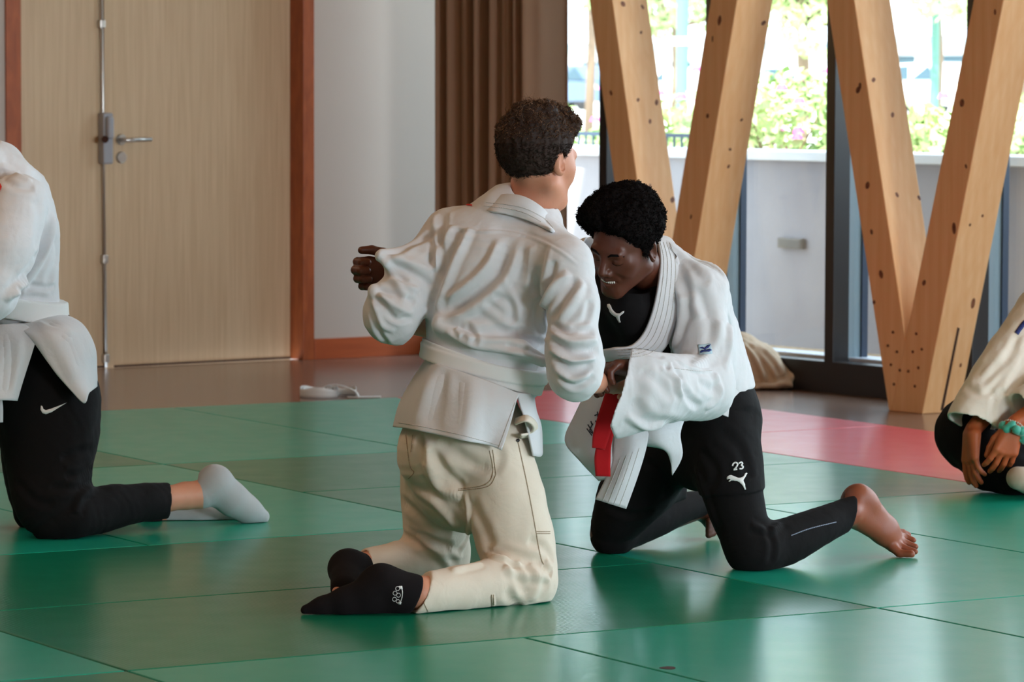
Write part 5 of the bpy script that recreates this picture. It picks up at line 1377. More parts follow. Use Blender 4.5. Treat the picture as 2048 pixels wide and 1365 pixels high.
    cuff = prism_cut([(1261, 690), (1261, 712), (1254, 745), (1246, 778), (1228, 828), (1221, 852), (1228, 868), (1245, 900), (1100, 900), (1100, 690)], 9.2, 9.8)
    slN = SUB(slN, cuff, .003)
    hol = loft([(Q(1330, 784, 9.52), (0, 0, S(48)), (0, .038, 0)), (Q(1290, 785, 9.46), (0, 0, S(64)), (0, .045, 0)), (Q(1240, 787, 9.41), (0, 0, S(78)), (0, .044, 0)), (Q(1190, 788, 9.36), (0, 0, S(82)), (0, .044, 0))])
    slN = SUB(slN, hol, .003)
    slF = AND(chain([(Q(1190, 535, 9.85), .072), (Q(1070, 605, 9.78), .066), (Q(960, 665, 9.75), .062), (Q(905, 628, 9.68), .056)], .03), HALF(Q(915, 640, 9.7), (-1, -.3, .6)), .004)
    jk = U([jt, slF], .03)
    jk = SUB(jk, prism_cut(op, 9.2, 9.87), .003)
    jk = SUB(jk, OFF(shirt_n, .002), .002)
    jk = SUB(jk, cap(T(0, -.02, -.05), .060, Q(1318, 560, 9.80), .066), .004)
    jk = AND(jk, HALF(Q(1430, 800, 9.9), (.25, 0, -1)), .005)
    jk = U([jk, slN], .022)
    jk = SUB(jk, hol, .003)
    jk = DISP(jk, lambda X: .0026 * lump(X, 12, 61, 2) + .001 * lump(X, 38, 63, 2), .005)
    jm = extract(jk, .0036, 'jacket'); relax(jm, 1)
    st = [([(1345, 560), (1362, 600), (1360, 650), (1345, 700)], 8, -7), ([(1352, 520), (1368, 560), (1380, 610)], 8, 5), ([(1360, 600), (1385, 600), (1400, 640)], 9, -5), ([(1330, 500), (1375, 530), (1420, 570)], 10, 4),
          ([(1390, 560), (1420, 640), (1430, 720)], 12, 4), ([(1440, 640), (1425, 700), (1380, 740)], 9, -5), ([(1335, 735), (1352, 755), (1358, 775), (1368, 790)], 7, -8), ([(1330, 728), (1345, 745), (1366, 752)], 6, 6), ([(1362, 770), (1380, 800), (1400, 815)], 7, 6),
          ([(1350, 720), (1390, 740), (1425, 742)], 4, -4), ([(1280, 740), (1320, 770), (1350, 800)], 10, 4), ([(1262, 800), (1300, 840), (1350, 845)], 10, 5), ([(1250, 830), (1290, 856), (1330, 850)], 6, -5), ([(1300, 735), (1300, 790), (1290, 840)], 12, -3),
          ([(1430, 745), (1440, 790), (1410, 820)], 8, -6), ([(1250, 700), (1290, 706), (1330, 715)], 6, 4), ([(1455, 620), (1462, 680), (1450, 740)], 7, -5), ([(1395, 760), (1425, 780), (1440, 760)], 8, 5)]
    folds(jm, [(a, b * 1.12, c * 1.35) for a, b, c in st], m); relax(jm, 1)
    parts = []
    # lapel: from behind the neck down the chest
    def lap(a, b_): return [Q(*a), ((Q(*a) + Q(*b_)) / 2) + np.array([0, -.008, 0]), Q(*b_)]
    lapel_pts = [((1268, 470, 9.93), (1262, 478, 9.97)), ((1298, 474, 9.84), (1322, 474, 9.90)), ((1314, 484, 9.74), (1346, 486, 9.82)), ((1320, 520, 9.69), (1358, 524, 9.745)), ((1316, 570, 9.655), (1357, 575, 9.70)), ((1304, 625, 9.65), (1350, 640, 9.69)), ((1286, 668, 9.66), (1330, 694, 9.70)), ((1262, 692, 9.66), (1296, 716, 9.70)), ((1228, 697, 9.66), (1240, 720, 9.70)), ((1205, 700, 9.70), (1210, 722, 9.73))]
    parts.append(sheet([lap(*p) for p in lapel_pts], .009, 6))
    # back skirt over the hips
    parts.append(sheet([[Q(1402, 735, 9.86), Q(1450, 720, 9.87), Q(1488, 742, 9.97), Q(1480, 745, 10.14), Q(1420, 745, 10.22)],
                        [Q(1400, 775, 9.855), Q(1455, 775, 9.86), Q(1506, 790, 9.97), Q(1496, 790, 10.16), Q(1430, 790, 10.24)],
                        [Q(1400, 800, 9.845), Q(1458, 815, 9.85), Q(1513, 832, 9.97), Q(1504, 832, 10.17), Q(1430, 825, 10.25)],
                        [Q(1402, 812, 9.84), Q(1458, 836, 9.845), Q(1513, 861, 9.97), Q(1506, 858, 10.18), Q(1430, 850, 10.26)]], .0045, 7))
    # front flaps
    parts.append(sheet([[Q(1180, 770, 9.78), Q(1215, 775, 9.74), Q(1262, 780, 9.76)], [Q(1150, 830, 9.76), Q(1195, 838, 9.72), Q(1250, 845, 9.75)], [Q(1130, 882, 9.74), Q(1190, 892, 9.70), Q(1262, 895, 9.74)], [Q(1160, 922, 9.72), Q(1205, 928, 9.69), Q(1258, 915, 9.73)], [Q(1198, 962, 9.72), Q(1222, 955, 9.70), Q(1250, 935, 9.73)]], .0045, 6))
    parts.append(sheet([[Q(1232, 860, 9.72), Q(1262, 850, 9.70), Q(1298, 850, 9.72)], [Q(1226, 925, 9.70), Q(1262, 905, 9.68), Q(1293, 888, 9.70)], [Q(1212, 960, 9.70), Q(1244, 960, 9.67), Q(1276, 946, 9.70)], [Q(1192, 1000, 9.70), Q(1220, 1008, 9.68), Q(1251, 1018, 9.70)]], .008, 6))
    parts.append(sheet([[Q(1262, 845, 9.74), Q(1310, 835, 9.71), Q(1372, 832, 9.76)], [Q(1268, 880, 9.74), Q(1312, 872, 9.70), Q(1360, 868, 9.74)], [Q(1280, 890, 9.74), Q(1322, 892, 9.71), Q(1364, 912, 9.76)], [Q(1300, 892, 9.76), Q(1336, 905, 9.74), Q(1344, 951, 9.77)]], .0045, 6))
    join_mesh(jm, parts)
    jack = link_obj('jacket', jm, M_gi, smooth=True); rel0(jack, man); jack['label'] = 'open white judo jacket with stitched lapel and small blue label'
    jb = bvh_of(jm)
    se = []
    for k in range(1, 5):
        f = k / 5
        se += line_poly([(a[0] + (b_[0] - a[0]) * f, a[1] + (b_[1] - a[1]) * f) for a, b_ in lapel_pts[2:9]], 1.1)
    for k in range(1, 5):
        f = k / 5; A_ = [(1228, 925), (1213, 960), (1194, 1000)]; B_ = [(1291, 890), (1274, 946), (1250, 1016)]
        se += line_poly([(A_[i][0] + (B_[i][0] - A_[i][0]) * f, A_[i][1] + (B_[i][1] - A_[i][1]) * f) for i in range(3)], 1.2)
    se += line_poly([(1349, 737), (1390, 742), (1424, 742)], 1.1)
    decal_obj('stitching', se, jb, M_stitch_w, jack, lift=.0004, maxe=6, each=True)
    lb = decal_obj('sleeve_label', [[(1396, 690), (1422, 688), (1424, 708), (1398, 710)]], jb, M_labelcloth, jack, lift=.0015)
    decal_obj('label_mark', [[(1398, 697), (1405, 695), (1409, 698), (1413, 693), (1422, 690), (1417, 697), (1413, 699), (1411, 702), (1406, 699)], [(1400, 706), (1404, 702), (1411, 702), (1420, 700), (1423, 702), (1418, 705), (1408, 705), (1402, 708)]], jb, M_navyprint, lb, lift=.003)
    ink = []
    for pl in [[(1174, 858), (1184, 872)], [(1186, 848), (1180, 862), (1190, 870)], [(1182, 843), (1184, 850)], [(1191, 842), (1197, 856), (1194, 860)], [(1195, 824), (1196, 836), (1202, 842)], [(1189, 832), (1199, 828)], [(1176, 850), (1186, 866)]]:
        ink += line_poly(pl, 2.2)
    decal_obj('ink_lettering', ink, jb, M_ink, jack, lift=.0012, maxe=6)
    # --- red belt: waist band and two hanging ends
    wb = AND(OFF(tor, .004), SLAB(Q(1392, 765, 9.98), (.62, .1, -1), .021), .003)
    wb = SUB(wb, prism_cut([(1100, 600), (1225, 600), (1225, 900), (1100, 900)], 9, 11))
    bm_ = extract(wb, .0034, 'belt')
    knot = sheet([[Q(1212, 752, 9.66), Q(1250, 748, 9.66)], [Q(1210, 768, 9.64), Q(1252, 764, 9.64)], [Q(1216, 782, 9.66), Q(1250, 780, 9.66)]], .016, 6)
    be = link_obj('belt', bm_, M_redbelt, smooth=True); rel0(be, man); be['label'] = 'red belt with two hanging ends'
    for nm, pc in (('belt_knot', knot),
                   ('belt_end', sheet([[Q(1217, 765, 9.665), Q(1247, 765, 9.665)], [Q(1206, 800, 9.66), Q(1240, 805, 9.655)], [Q(1194, 838, 9.655), Q(1228, 845, 9.65)], [Q(1186, 870, 9.65), Q(1218, 876, 9.655)], [Q(1184, 896, 9.65), Q(1210, 900, 9.65)]], .005, 6)),
                   ('belt_end', sheet([[Q(1224, 768, 9.675), Q(1248, 768, 9.675)], [Q(1212, 830, 9.67), Q(1236, 835, 9.67)], [Q(1196, 880, 9.665), Q(1224, 884, 9.66)], [Q(1189, 915, 9.66), Q(1221, 920, 9.665)], [Q(1191, 953, 9.66), Q(1221, 954, 9.66)]], .005, 6))):
        o = mesh_obj(nm, pc[0], pc[1], M_redbelt, smooth=True); rel0(o, be)
    return man
MAN_FRONT = build_man_front()
# ---------------------------------------------------------------- the kneeler at the left edge
def build_left_kneeler():
    Q = P; Y0 = 10.6; m = Y0 / FOC; S = lambda x: x * m
    fl = HALF((0, 0, 0.0015), (0, 0, -1))
    hc = Q(-84, 232, 10.6); HR = frame_of((-1, -.15, -.35), (-.3, 0, 1))
    T = lambda x, y, z: hc + HR @ A3((x, y, z)); V = lambda x, y, z: HR @ A3((x, y, z))
    head = head_sdf(hc, HR, 1.0); neck = cap(T(0, -.03, -.07), .052, Q(-18, 350, 10.62), .06)
    spine = chain([(Q(-18, 350, 10.62), .06), (Q(20, 480, 10.62), .09), (Q(45, 620, 10.62), .085), (Q(85, 760, 10.62), .09)], .05)
    na = chain([(Q(40, 400, 10.46), .045), (Q(-20, 590, 10.36), .037), (Q(-190, 560, 10.36), .026)], .02)
    nh = hand(Q(-190, 560, 10.36), (-1, 0, .1), (0, .6, -.8), 1, [(.5, .7, .4)] * 4)
    fa = chain([(Q(0, 400, 10.8), .045), (Q(-80, 580, 10.86), .037), (Q(-220, 560, 10.8), .026)], .02)
    fh = hand(Q(-220, 560, 10.8), (-1, 0, .1), (0, -.6, -.8), -1, [(.5, .7, .4)] * 4)
    nl = chain([(Q(90, 790, 10.55), .085), (Q(110, 1036, 10.47), .05), (Q(372, 992, 10.76), .036), (Q(400, 990, 10.78), .036)], .02)
    fleg = chain([(Q(75, 790, 10.75), .085), (Q(75, 1020, 10.74), .05), (Q(330, 1030, 10.92), .034)], .02)
    nf = chain([(Q(400, 990, 10.78), .036), (Q(432, 965, 10.8), .032), (Q(480, 1010, 10.84), .026), (Q(525, 1036, 10.86), .014)], .02)
    ff = chain([(Q(330, 1030, 10.92), .03), (Q(400, 1030, 10.93), .03), (Q(470, 1036, 10.93), .02)], .02)
    body = AND(U([U([U([head, neck], .03), spine, na, fa, nl, fleg, nf, ff], .02), nh, fh], .01), fl)
    me = extract(body, .0032, 'person'); man = link_obj('person', me, M_skin_light, smooth=True)
    tag(man, 'kneeler in white jacket, black trousers and greyish socks, cut off by the left edge', 'person')
    hv = U([ell(T(0, -.012, .034), V(.086, 0, 0), V(0, .104, 0), V(0, 0, .092))]); hv = AND(hv, HALF(T(0, .030, .035), V(0, .86, -.50)), .015); hv = AND(hv, HALF(T(0, -.09, -.05), V(0, .25, -1)), .02)
    hm = extract(DISP(hv, lambda X: .003 * lump(X, 60, 3)), .0035, 'hair'); o = link_obj('hair', hm, M_hair_black, smooth=True); rel0(o, man)
    # trousers
    pel = loft([(Q(78, 700, 10.62), (S(82), 0, 0), (0, .13, 0)), (Q(98, 790, 10.6), (S(94), 0, 0), (0, .15, 0)), (Q(98, 850, 10.6), (S(94), 0, 0), (0, .15, 0))])
    th = loft([(Q(98, 800, 10.55), (S(94), 0, 0), (0, .11, 0)), (Q(98, 880, 10.53), (S(94), 0, 0), (0, .11, 0)), (Q(100, 960, 10.50), (S(82), 0, 0), (0, .095, 0)), (Q(106, 1015, 10.47), (S(74), 0, 0), (0, .08, 0)), (Q(116, 1040, 10.46), (S(58), 0, 0), (0, .06, 0))])
    th2 = loft([(Q(80, 820, 10.74), (S(84), 0, 0), (0, .10, 0)), (Q(76, 940, 10.75), (S(74), 0, 0), (0, .09, 0)), (Q(76, 1020, 10.74), (S(50), 0, 0), (0, .07, 0))])
    sn = loft([(Q(150, 1030, 10.47), (0, 0, S(46)), (0, .065, 0)), (Q(210, 1018, 10.56), (0, 0, S(47)), (0, .062, 0)), (Q(270, 1008, 10.64), (0, 0, S(40)), (0, .056, 0)), (Q(350, 1000, 10.74), (0, 0, S(35)), (0, .048, 0))])
    sn = SUB(AND(sn, HALF(Q(340, 1000, 10.7), (1, .3, -.08)), .002), cap(Q(325, 1003, 10.70), S(25), Q(380, 996, 10.77), S(27)))
    s2 = chain([(Q(90, 1028, 10.74), .055), (Q(230, 1030, 10.86), .046), (Q(300, 1034, 10.9), .042)], .02)
    tr = AND(U([U([pel, th], .05), U([pel, th2], .05), sn, s2], .03), fl)
    tr = DISP(tr, lambda X: .003 * lump(X, 15, 71, 2), .005)
    tm = extract(tr, .004, 'trousers'); relax(tm, 1)
    folds(tm, [([(185, 935), (165, 950), (130, 955)], 9, 7), ([(188, 955), (150, 975), (100, 975)], 9, 6), ([(190, 900), (160, 905), (120, 920)], 9, 5), ([(185, 975), (160, 1000), (150, 1030)], 8, -6), ([(30, 960), (70, 1000), (110, 1010)], 9, 5)], m)
    trou = link_obj('trousers', tm, M_blackcloth, smooth=True); rel0(trou, man); trou['label'] = 'black trousers with a small white curved mark'
    decal_obj('curved_mark', [[(82, 812), (81, 820), (85, 827), (92, 829), (103, 825), (133, 806), (118, 812), (102, 818), (92, 821), (87, 819), (85, 813)]], bvh_of(tm), M_print, trou, lift=.002, maxe=8)
    # socks
    def sock(nd):
        sm = extract(AND(nd, fl), .0035, 'sock'); relax(sm, 1); o = link_obj('sock', sm, M_greysock, smooth=True); rel0(o, man); return o
    s = chain([(Q(404, 990, 10.78), .040), (Q(432, 972, 10.8), .047), (Q(465, 1000, 10.82), .043), (Q(495, 1020, 10.84), .034), (Q(524, 1034, 10.86), .022)], .03)
    s = U([s, ball(Q(428, 962, 10.8), .045)], .02)
    sock(AND(s, HALF(Q(394, 992, 10.78), (-1, 0, .05)), .003))
    sock(chain([(Q(338, 1032, 10.925), .042), (Q(400, 1032, 10.93), .040), (Q(470, 1036, 10.935), .030), (Q(522, 1040, 10.94), .018)], .02))
    # jacket
    tor = loft([(Q(58, 680, 10.62), (S(66), 0, -S(0)), (0, .13, 0)), (Q(44, 615, 10.62), (S(71), -.02, 0), (0, .135, 0)), (Q(26, 540, 10.62), (S(90), -.02, 0), (0, .15, 0)), (Q(16, 460, 10.62), (S(98), -.02, 0), (0, .16, 0)), (Q(2, 395, 10.62), (S(92), -.02, 0), (0, .15, 0)), (Q(-12, 350, 10.62), (S(64), 0, 0), (0, .1, 0))], 2.2)
    sl = U([cap(Q(38, 408, 10.46), .085, Q(8, 500, 10.38), .082), cap(Q(8, 500, 10.38), .082, Q(-22, 585, 10.34), .076), cap(Q(-22, 585, 10.34), .074, Q(-140, 570, 10.35), .068)], .03)
    s2 = chain([(Q(0, 410, 10.8), .075), (Q(-80, 580, 10.86), .07), (Q(-170, 565, 10.82), .062)], .03)
    hood = U([cap(Q(30, 352, 10.56), .036, Q(-30, 318, 10.52), .042), cap(Q(44, 360, 10.6), .04, Q(60, 372, 10.66), .04), cap(Q(30, 352, 10.56), .04, Q(-20, 350, 10.70), .06)], .03)
    jk = U([tor, sl, s2, hood], .035)
    jk = SUB(jk, U([cap(Q(-160, 568, 10.35), .055, Q(-130, 570, 10.35), .05), cap(Q(-200, 562, 10.82), .05, Q(-150, 565, 10.82), .045)]), .003)
    jk = SUB(jk, cap(T(0, -.03, -.06), .058, T(0, -.03, -.09), .058), .004)
    jk = AND(jk, HALF(Q(70, 676, 10.62), (.3, 0, -1)), .01)
    jk = DISP(jk, lambda X: .003 * lump(X, 10, 81, 2) + .001 * lump(X, 36, 83, 2), .006)
    jm = extract(jk, .004, 'jacket'); relax(jm, 1)
    folds(jm, [([(106, 425), (98, 480), (64, 545), (10, 604)], 10, -16), ([(90, 440), (78, 500), (40, 560)], 9, 8), ([(0, 350), (30, 372), (70, 378)], 9, 6), ([(0, 330), (40, 352), (66, 362)], 7, -5), ([(110, 470), (112, 520), (90, 570)], 10, 5), ([(60, 570), (90, 575), (112, 572)], 6, 5), ([(20, 590), (60, 585), (100, 588)], 6, -5), ([(30, 575), (45, 590)], 5, 5), ([(70, 400), (80, 440), (70, 500)], 12, 4)], m)
    R3 = lambda rows: [[Q(*p) for p in r] for r in rows]
    parts = [sheet(R3([[(20, 650, 10.485), (60, 644, 10.48), (94, 634, 10.52), (114, 626, 10.60), (106, 622, 10.74)],
                       [(40, 660, 10.43), (78, 670, 10.40), (130, 655, 10.44), (162, 648, 10.58), (150, 645, 10.78)],
                       [(62, 672, 10.42), (98, 718, 10.385), (150, 705, 10.42), (189, 695, 10.58), (172, 695, 10.8)],
                       [(74, 680, 10.41), (124, 760, 10.38), (164, 757, 10.41), (193, 745, 10.58), (176, 745, 10.82)],
                       [(76, 682, 10.41), (160, 802, 10.375), (178, 786, 10.41), (194, 772, 10.58), (176, 775, 10.82)]]), .0045, 6),
             sheet(R3([[(74, 678, 10.41), (50, 650, 10.44), (0, 650, 10.44), (-60, 648, 10.50), (-75, 646, 10.62)],
                       [(66, 700, 10.40), (40, 690, 10.39), (-10, 690, 10.39), (-72, 690, 10.48), (-88, 690, 10.64)],
                       [(50, 750, 10.39), (20, 750, 10.37), (-30, 750, 10.37), (-84, 750, 10.47), (-98, 750, 10.65)],
                       [(34, 802, 10.38), (6, 801, 10.35), (-40, 803, 10.36), (-92, 806, 10.47), (-105, 806, 10.66)]]), .0045, 6),
             sheet(R3([[(2, 780, 10.42), (-40, 780, 10.42), (-90, 780, 10.5)], [(6, 815, 10.41), (-40, 818, 10.41), (-95, 820, 10.5)], [(6, 845, 10.41), (-40, 848, 10.41), (-98, 850, 10.5)]]), .0045, 5)]
    join_mesh(jm, parts)
    jack = link_obj('jacket', jm, M_gi, smooth=True); rel0(jack, man)
    folds(jm, [([(100, 640), (140, 680), (165, 740)], 10, 5), ([(75, 640), (110, 690), (150, 760)], 8, -5), ([(120, 640), (165, 690), (185, 750)], 8, 4), ([(10, 660), (15, 720), (10, 790)], 9, 5), ([(40, 665), (38, 720), (25, 790)], 7, -4), ([(90, 650), (118, 660), (150, 664)], 7, -5)], m)
    decal_obj('shoulder_stripe', [[(-12, 374), (1, 368), (4, 374), (-1, 386), (-12, 392)]], bvh_of(jm), M_redprint, jack, lift=.002)
    wb = AND(OFF(tor, .024), SLAB(Q(50, 614, 10.62), (.17, .0, 1), .029), .003)
    bm_ = extract(wb, .004, 'belt'); be = link_obj('belt', bm_, M_belt_white, smooth=True); rel0(be, man)
    return man
LEFT_KNEELER = build_left_kneeler()

# ---------------------------------------------------------------- the sitter at the right edge
def build_sitter():
    Q = P; m = 11.9 / FOC; S = lambda x: x * m
    fl = HALF((0, 0, 0.0015), (0, 0, -1))
    hc = Q(2120, 470, 11.95); HR = frame_of((-.80, -.45, -.30), (0, 0, 1))
    T = lambda x, y, z: hc + HR @ A3((x, y, z)); V = lambda x, y, z: HR @ A3((x, y, z))
    head = head_sdf(hc, HR, .97); neck = cap(T(0, -.03, -.07), .05, Q(2150, 570, 12.0), .055)
    spine = chain([(Q(2150, 570, 12.0), .06), (Q(2165, 700, 12.05), .09), (Q(2180, 860, 12.1), .10)], .05)
    a1 = chain([(Q(2075, 610, 11.98), .042), (Q(2030, 760, 11.8), .036), (Q(1948, 858, 11.66), .026)], .02)
    h1 = hand(Q(1944, 862, 11.65), (-.02, -.1, -1), (.75, .3, 0), -1, [(.12, .2, .2), (.15, .25, .2), (.2, .3, .2), (.3, .35, .3)], spread=.10, s=1.03, thumb=((.85, .35, .4), (1.0, .1, .15), (1.0, 0, .1)))
    a2 = chain([(Q(2190, 620, 11.9), .042), (Q(2150, 770, 11.7), .036), (Q(2030, 846, 11.59), .025)], .02)
    h2 = hand(Q(2028, 852, 11.58), (-.35, -.1, -1), (-.2, .85, -.1), -1, [(.3, .4, .25), (.25, .35, .25), (.3, .4, .25), (.4, .5, .3)], spread=.14, s=.98, thumb=((.85, .4, .3), (1.0, .12, .2), (1.0, .0, .1)))
    l1 = chain([(Q(2150, 900, 12.1), .09), (Q(1930, 872, 11.85), .055), (Q(1985, 948, 11.72), .045), (Q(2060, 960, 11.66), .036)], .03)
    l2 = chain([(Q(2150, 900, 12.1), .09), (Q(2330, 900, 11.85), .055), (Q(2240, 955, 11.7), .045), (Q(2150, 965, 11.62), .036)], .03)
    f1 = chain([(Q(2060, 960, 11.66), .036), (Q(2110, 966, 11.60), .03), (Q(2150, 972, 11.6), .02)], .02)
    f2 = chain([(Q(2150, 965, 11.62), .036), (Q(2080, 962, 11.54), .032), (Q(2036, 958, 11.52), .03)], .02)
    body = AND(U([U([U([head, neck], .03), spine, a1, a2, l1, l2, f1, f2], .02), h1, h2], .01), fl)
    me = extract(body, .0030, 'person'); man = link_obj('person', me, M_skin_mid, smooth=True)
    tag(man, 'cross-legged sitter at the right edge, hands hanging, teal scrunchie on the wrist', 'person')
    hv = U([ell(T(0, -.012, .034), V(.088, 0, 0), V(0, .106, 0), V(0, 0, .094)), cap(T(0, -.09, .02), .035, T(0, -.13, -.12), .025)], .03); hv = AND(hv, HALF(T(0, .030, .035), V(0, .86, -.50)), .015)
    hm = extract(DISP(hv, lambda X: .003 * lump(X, 50, 3)), .004, 'hair'); o = link_obj('hair', hm, M_hair_brown, smooth=True); rel0(o, man)
    tr = U([chain([(Q(2160, 870, 12.1), .15), (Q(2060, 860, 12.0), .115), (Q(1950, 862, 11.86), S(66)), (Q(1938, 868, 11.84), S(60))], .05), chain([(Q(1938, 870, 11.84), S(58)), (Q(1978, 935, 11.74), S(40)), (Q(2030, 950, 11.68), S(38)), (Q(2070, 956, 11.66), S(34))], .05),
            chain([(Q(2160, 870, 12.1), .15), (Q(2330, 895, 11.85), .10), (Q(2250, 950, 11.7), .07), (Q(2150, 955, 11.62), .055)], .05),
            cap(Q(2000, 925, 11.76), S(36), Q(2110, 930, 11.72), S(40))], .05)
    tr = SUB(tr, U([cap(Q(2050, 800, 11.72), .03, Q(2048, 800, 11.72), .03)]))
    tr = AND(DISP(tr, lambda X: .003 * lump(X, 14, 91, 2), .005), fl)
    tm = extract(tr, .0045, 'trousers'); relax(tm, 1); trou = link_obj('trousers', tm, M_blackcloth, smooth=True); rel0(trou, man)
    M_beige_sock = cloth_mat('beige_knit', srgb(176, 160, 142), srgb(160, 144, 126))
    for nd, mt in ((chain([(Q(2110, 962, 11.58), .040), (Q(2060, 962, 11.53), .039), (Q(2036, 957, 11.51), .036)], .02), M_beige_sock), (chain([(Q(2075, 962, 11.65), .040), (Q(2120, 967, 11.60), .034), (Q(2156, 974, 11.6), .024)], .02), M_beige_sock)):
        sm = extract(AND(nd, fl), .004, 'sock'); o = link_obj('sock', sm, mt, smooth=True); rel0(o, man)
    tor = loft([(Q(2185, 880, 12.1), (.20, 0, 0), (0, .16, 0)), (Q(2170, 740, 12.06), (.18, 0, 0), (0, .14, 0)), (Q(2150, 640, 12.02), (.20, 0, 0), (0, .14, 0)), (Q(2148, 590, 12.0), (.13, 0, 0), (0, .10, 0))], 2.2)
    s1 = loft([(Q(2085, 625, 11.98), (.085, 0, .02), (0, .08, 0)), (Q(2040, 700, 11.88), (.078, 0, .06), (0, .085, 0)), (Q(1998, 765, 11.78), (.075, 0, .07), (0, .085, 0)), (Q(1960, 822, 11.70), (.078, 0, .052), (0, .080, 0)), (Q(1938, 858, 11.66), (.076, 0, .022), (0, .078, 0))])
    s1 = AND(s1, HALF(Q(1941, 843, 11.66), (-.35, -.35, -1)), .002)
    s1 = SUB(s1, loft([(Q(1985, 790, 11.75), (.052, 0, .045), (0, .06, 0)), (Q(1960, 826, 11.70), (.068, 0, .045), (0, .070, 0)), (Q(1930, 872, 11.64), (.070, 0, .020), (0, .072, 0))]), .002)
    s2 = U([cap(Q(2195, 640, 11.9), .085, Q(2150, 760, 11.72), .085), cap(Q(2150, 760, 11.72), .085, Q(2058, 815, 11.63), .068)], .03)
    s2 = AND(s2, HALF(Q(2040, 822, 11.62), (-1, -.2, -.45)), .002); s2 = SUB(s2, cap(Q(2085, 806, 11.66), .045, Q(2030, 826, 11.6), .056), .002)
    jk = U([tor, s1, s2], .03)
    jk = SUB(jk, cap(T(0, -.03, -.06), .055, T(0, -.03, -.1), .06), .004)
    jk = DISP(jk, lambda X: .003 * lump(X, 11, 95, 2) + .001 * lump(X, 36, 93, 2), .006)
    jm = extract(jk, .004, 'jacket'); relax(jm, 1)
    folds(jm, [([(2040, 665), (2010, 720), (1960, 770)], 8, 6), ([(2048, 700), (2020, 750), (1990, 800)], 9, -6), ([(2010, 780), (1990, 800), (1985, 840)], 7, 5), ([(1930, 770), (1960, 790), (1990, 780)], 8, 4), ([(2045, 745), (2030, 770), (2010, 790)], 6, 6)], m)
    jack = link_obj('jacket', jm, M_gi_warm, smooth=True); rel0(jack, man)
    decal_obj('shoulder_stripe', line_poly([(2033, 668), (2048, 648), (2062, 636)], 9) , bvh_of(jm), M_navyprint, jack, lift=.002)
    # scrunchie and bracelet
    c = Q(2027, 852, 11.585); ax = Q(2020, 872, 11.57) - Q(2031, 842, 11.59); ax /= np.linalg.norm(ax); a = np.cross(ax, [0, 1, 0]); a /= np.linalg.norm(a); b_ = np.cross(ax, a)
    mb = MB(); pts = []; rs = []
    c2 = Q(2027, 864, 11.58)
    for k in range(61):
        t = 2 * math.pi * k / 60; rr = .034 + .004 * math.sin(9 * t); pts.append(c2 + (a * math.cos(t) + b_ * math.sin(t)) * rr + ax * .008 * math.sin(5 * t + 1)); rs.append(.012 + .0035 * math.sin(13 * t) + (.004 if math.cos(t + .6) > 0 else 0))
    mb.tube(pts, rs, 10, caps=False); o = mb.build('scrunchie', simple_mat('teal_velvet', srgb(60, 168, 146), .6, sheen=.5), smooth=True); rel0(o, man)
    mb = MB(); 
    for k in range(22):
        t = 2 * math.pi * k / 22; p = c + (a * math.cos(t) + b_ * math.sin(t)) * .0285 - ax * .004; mb.tube([p - [0, 0, .003], p, p + [0, 0, .003]], [.001, .0032, .001], 6)
    o = mb.build('bracelet', simple_mat('pearl_bead', srgb(225, 214, 200), .3), smooth=True); rel0(o, man)
    return man
SITTER = build_sitter()

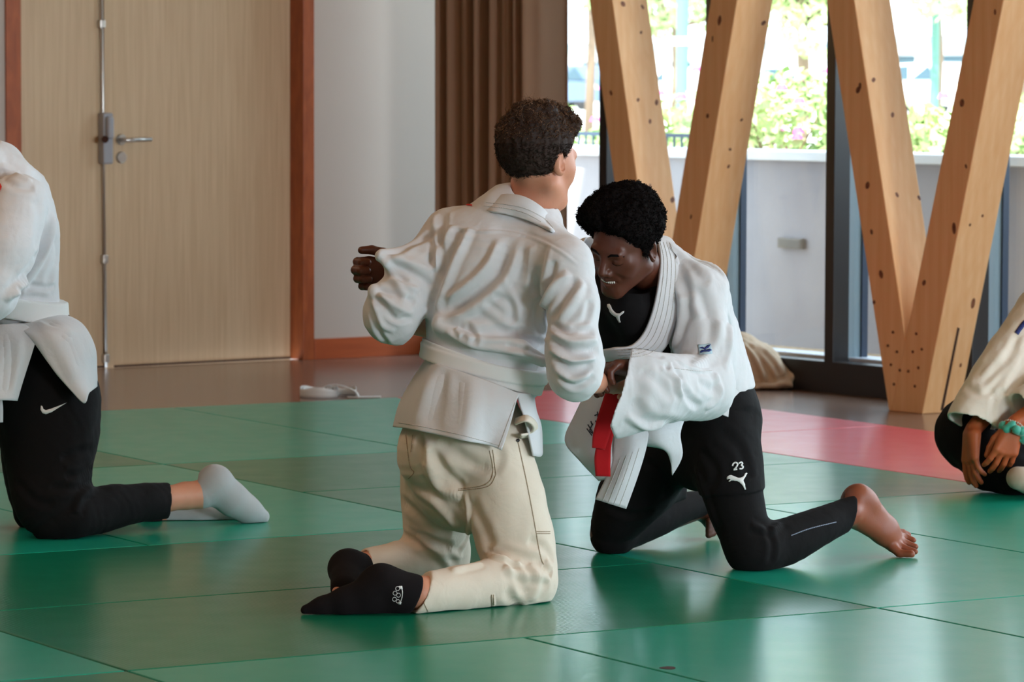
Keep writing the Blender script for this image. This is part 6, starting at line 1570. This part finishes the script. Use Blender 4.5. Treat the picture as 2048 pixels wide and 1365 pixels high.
# ---------------------------------------------------------------- things on the floor
def build_props():
    # white belt coiled on the lino, one end lying flat
    parts = []
    zf = FZ + .001; c = floor_pt(652, 800, FZ) + np.array([0, .10, 0])
    Y = c[1]
    def ring(cx, cy, rx, ry, z0, h, a0, a1, lean=0.0):
        rows = [[], []]
        for k in range(25):
            t = a0 + (a1 - a0) * k / 24; x, y = cx + rx * math.cos(t), cy + ry * math.sin(t)
            rows[0].append((x, y, z0)); rows[1].append((x + lean * math.cos(t), y + lean * math.sin(t), z0 + h + .006 * math.sin(3 * t)))
        return sheet(rows, .004, 3)
    xa = P(628, 790, Y)[0]; xb = P(685, 790, Y)[0]
    parts.append(ring(xa + .02, Y + .02, .078, .07, zf, .040, 0.3, 6.2))
    parts.append(ring(xa + .02, Y + .02, .066, .055, zf, .038, 1.0, 6.9))
    # loop standing at a slant
    xs = [(645, 778), (655, 772), (672, 770), (695, 776), (712, 786), (716, 798)]
    r0, r1 = [], []
    for i, (x, y) in enumerate(xs):
        p = P(x, y, Y - .02); r0.append(p); r1.append(p + np.array([0.004, .045, -.004]))
    parts.append(sheet([r0, r1], .004, 4))
    parts.append(ring(xb, Y + .03, .055, .06, zf, .036, -.4, 4.0))
    p0 = np.array([xb + .02, Y - .03, zf + .003])
    parts.append(sheet([[p0, p0 + [.06, .0, 0], p0 + [.14, .015, 0]], [p0 + [0, .04, 0], p0 + [.06, .04, 0], p0 + [.14, .055, 0]]], .004, 5))
    me = bpy.data.meshes.new('belt'); join_mesh(me, parts); o = link_obj('belt', me, M_belt_white, smooth=True)
    tag(o, 'white belt lying coiled on the brown floor behind the mats', 'belt')
    # beige sack slumped before the glass
    base = floor_pt(1530, 783, FZ); Yb = base[1] + .22; m = Yb / FOC; S = lambda x: x * m
    d = loft([(P(1425, 728, Yb), (0, 0, S(40)), (0, .16, 0)), (P(1462, 726, Yb), (0, 0, S(50)), (0, .18, 0)), (P(1505, 730, Yb), (0, 0, S(48)), (0, .18, 0)), (P(1545, 745, Yb), (0, 0, S(38)), (0, .17, 0)), (P(1574, 752, Yb), (0, 0, S(20)), (0, .14, 0))], 2.4)
    tip = cap(P(1560, 752, Yb - .05), .035, P(1580, 744, Yb - .05), .012)
    d = U([d, tip, cap(P(1440, 690, Yb), .05, P(1482, 684, Yb), .045)], .05)
    flap = AND(loft([(P(1440, 770, Yb), (0, 0, S(14)), (0, .19, 0)), (P(1510, 768, Yb), (0, 0, S(14)), (0, .20, 0)), (P(1576, 762, Yb), (0, 0, S(14)), (0, .19, 0))]), HALF(P(1578, 760, Yb), (1, 0, .3)))
    d = U([d, flap], .008)
    d = AND(d, HALF((0, 0, FZ + .001), (0, 0, -1)))
    d = DISP(d, lambda X: .006 * lump(X, 12, 7, 3), .008)
    sm = extract(d, .006, 'sack'); relax(sm, 1)
    folds(sm, [([(1476, 684), (1500, 720), (1520, 768)], 8, 9), ([(1490, 684), (1522, 720), (1545, 762)], 7, 8), ([(1505, 690), (1540, 720), (1562, 752)], 7, 7), ([(1462, 690), (1480, 730), (1492, 770)], 9, 8), ([(1442, 690), (1455, 730), (1465, 770)], 9, 7), ([(1485, 684), (1512, 720), (1532, 765)], 5, -7), ([(1466, 681), (1480, 678), (1492, 684)], 5, -6), ([(1450, 770), (1500, 766), (1548, 772), (1580, 756)], 5, -8)], m)
    o = link_obj('sack', sm, simple_mat('sack_cloth', srgb(206, 184, 158), .75, noise=(20, .5, srgb(190, 166, 138)), bump=(60, .3, .003)), smooth=True)
    tag(o, 'slumped beige cloth sack on the floor in front of the glass wall', 'sack')
build_props()
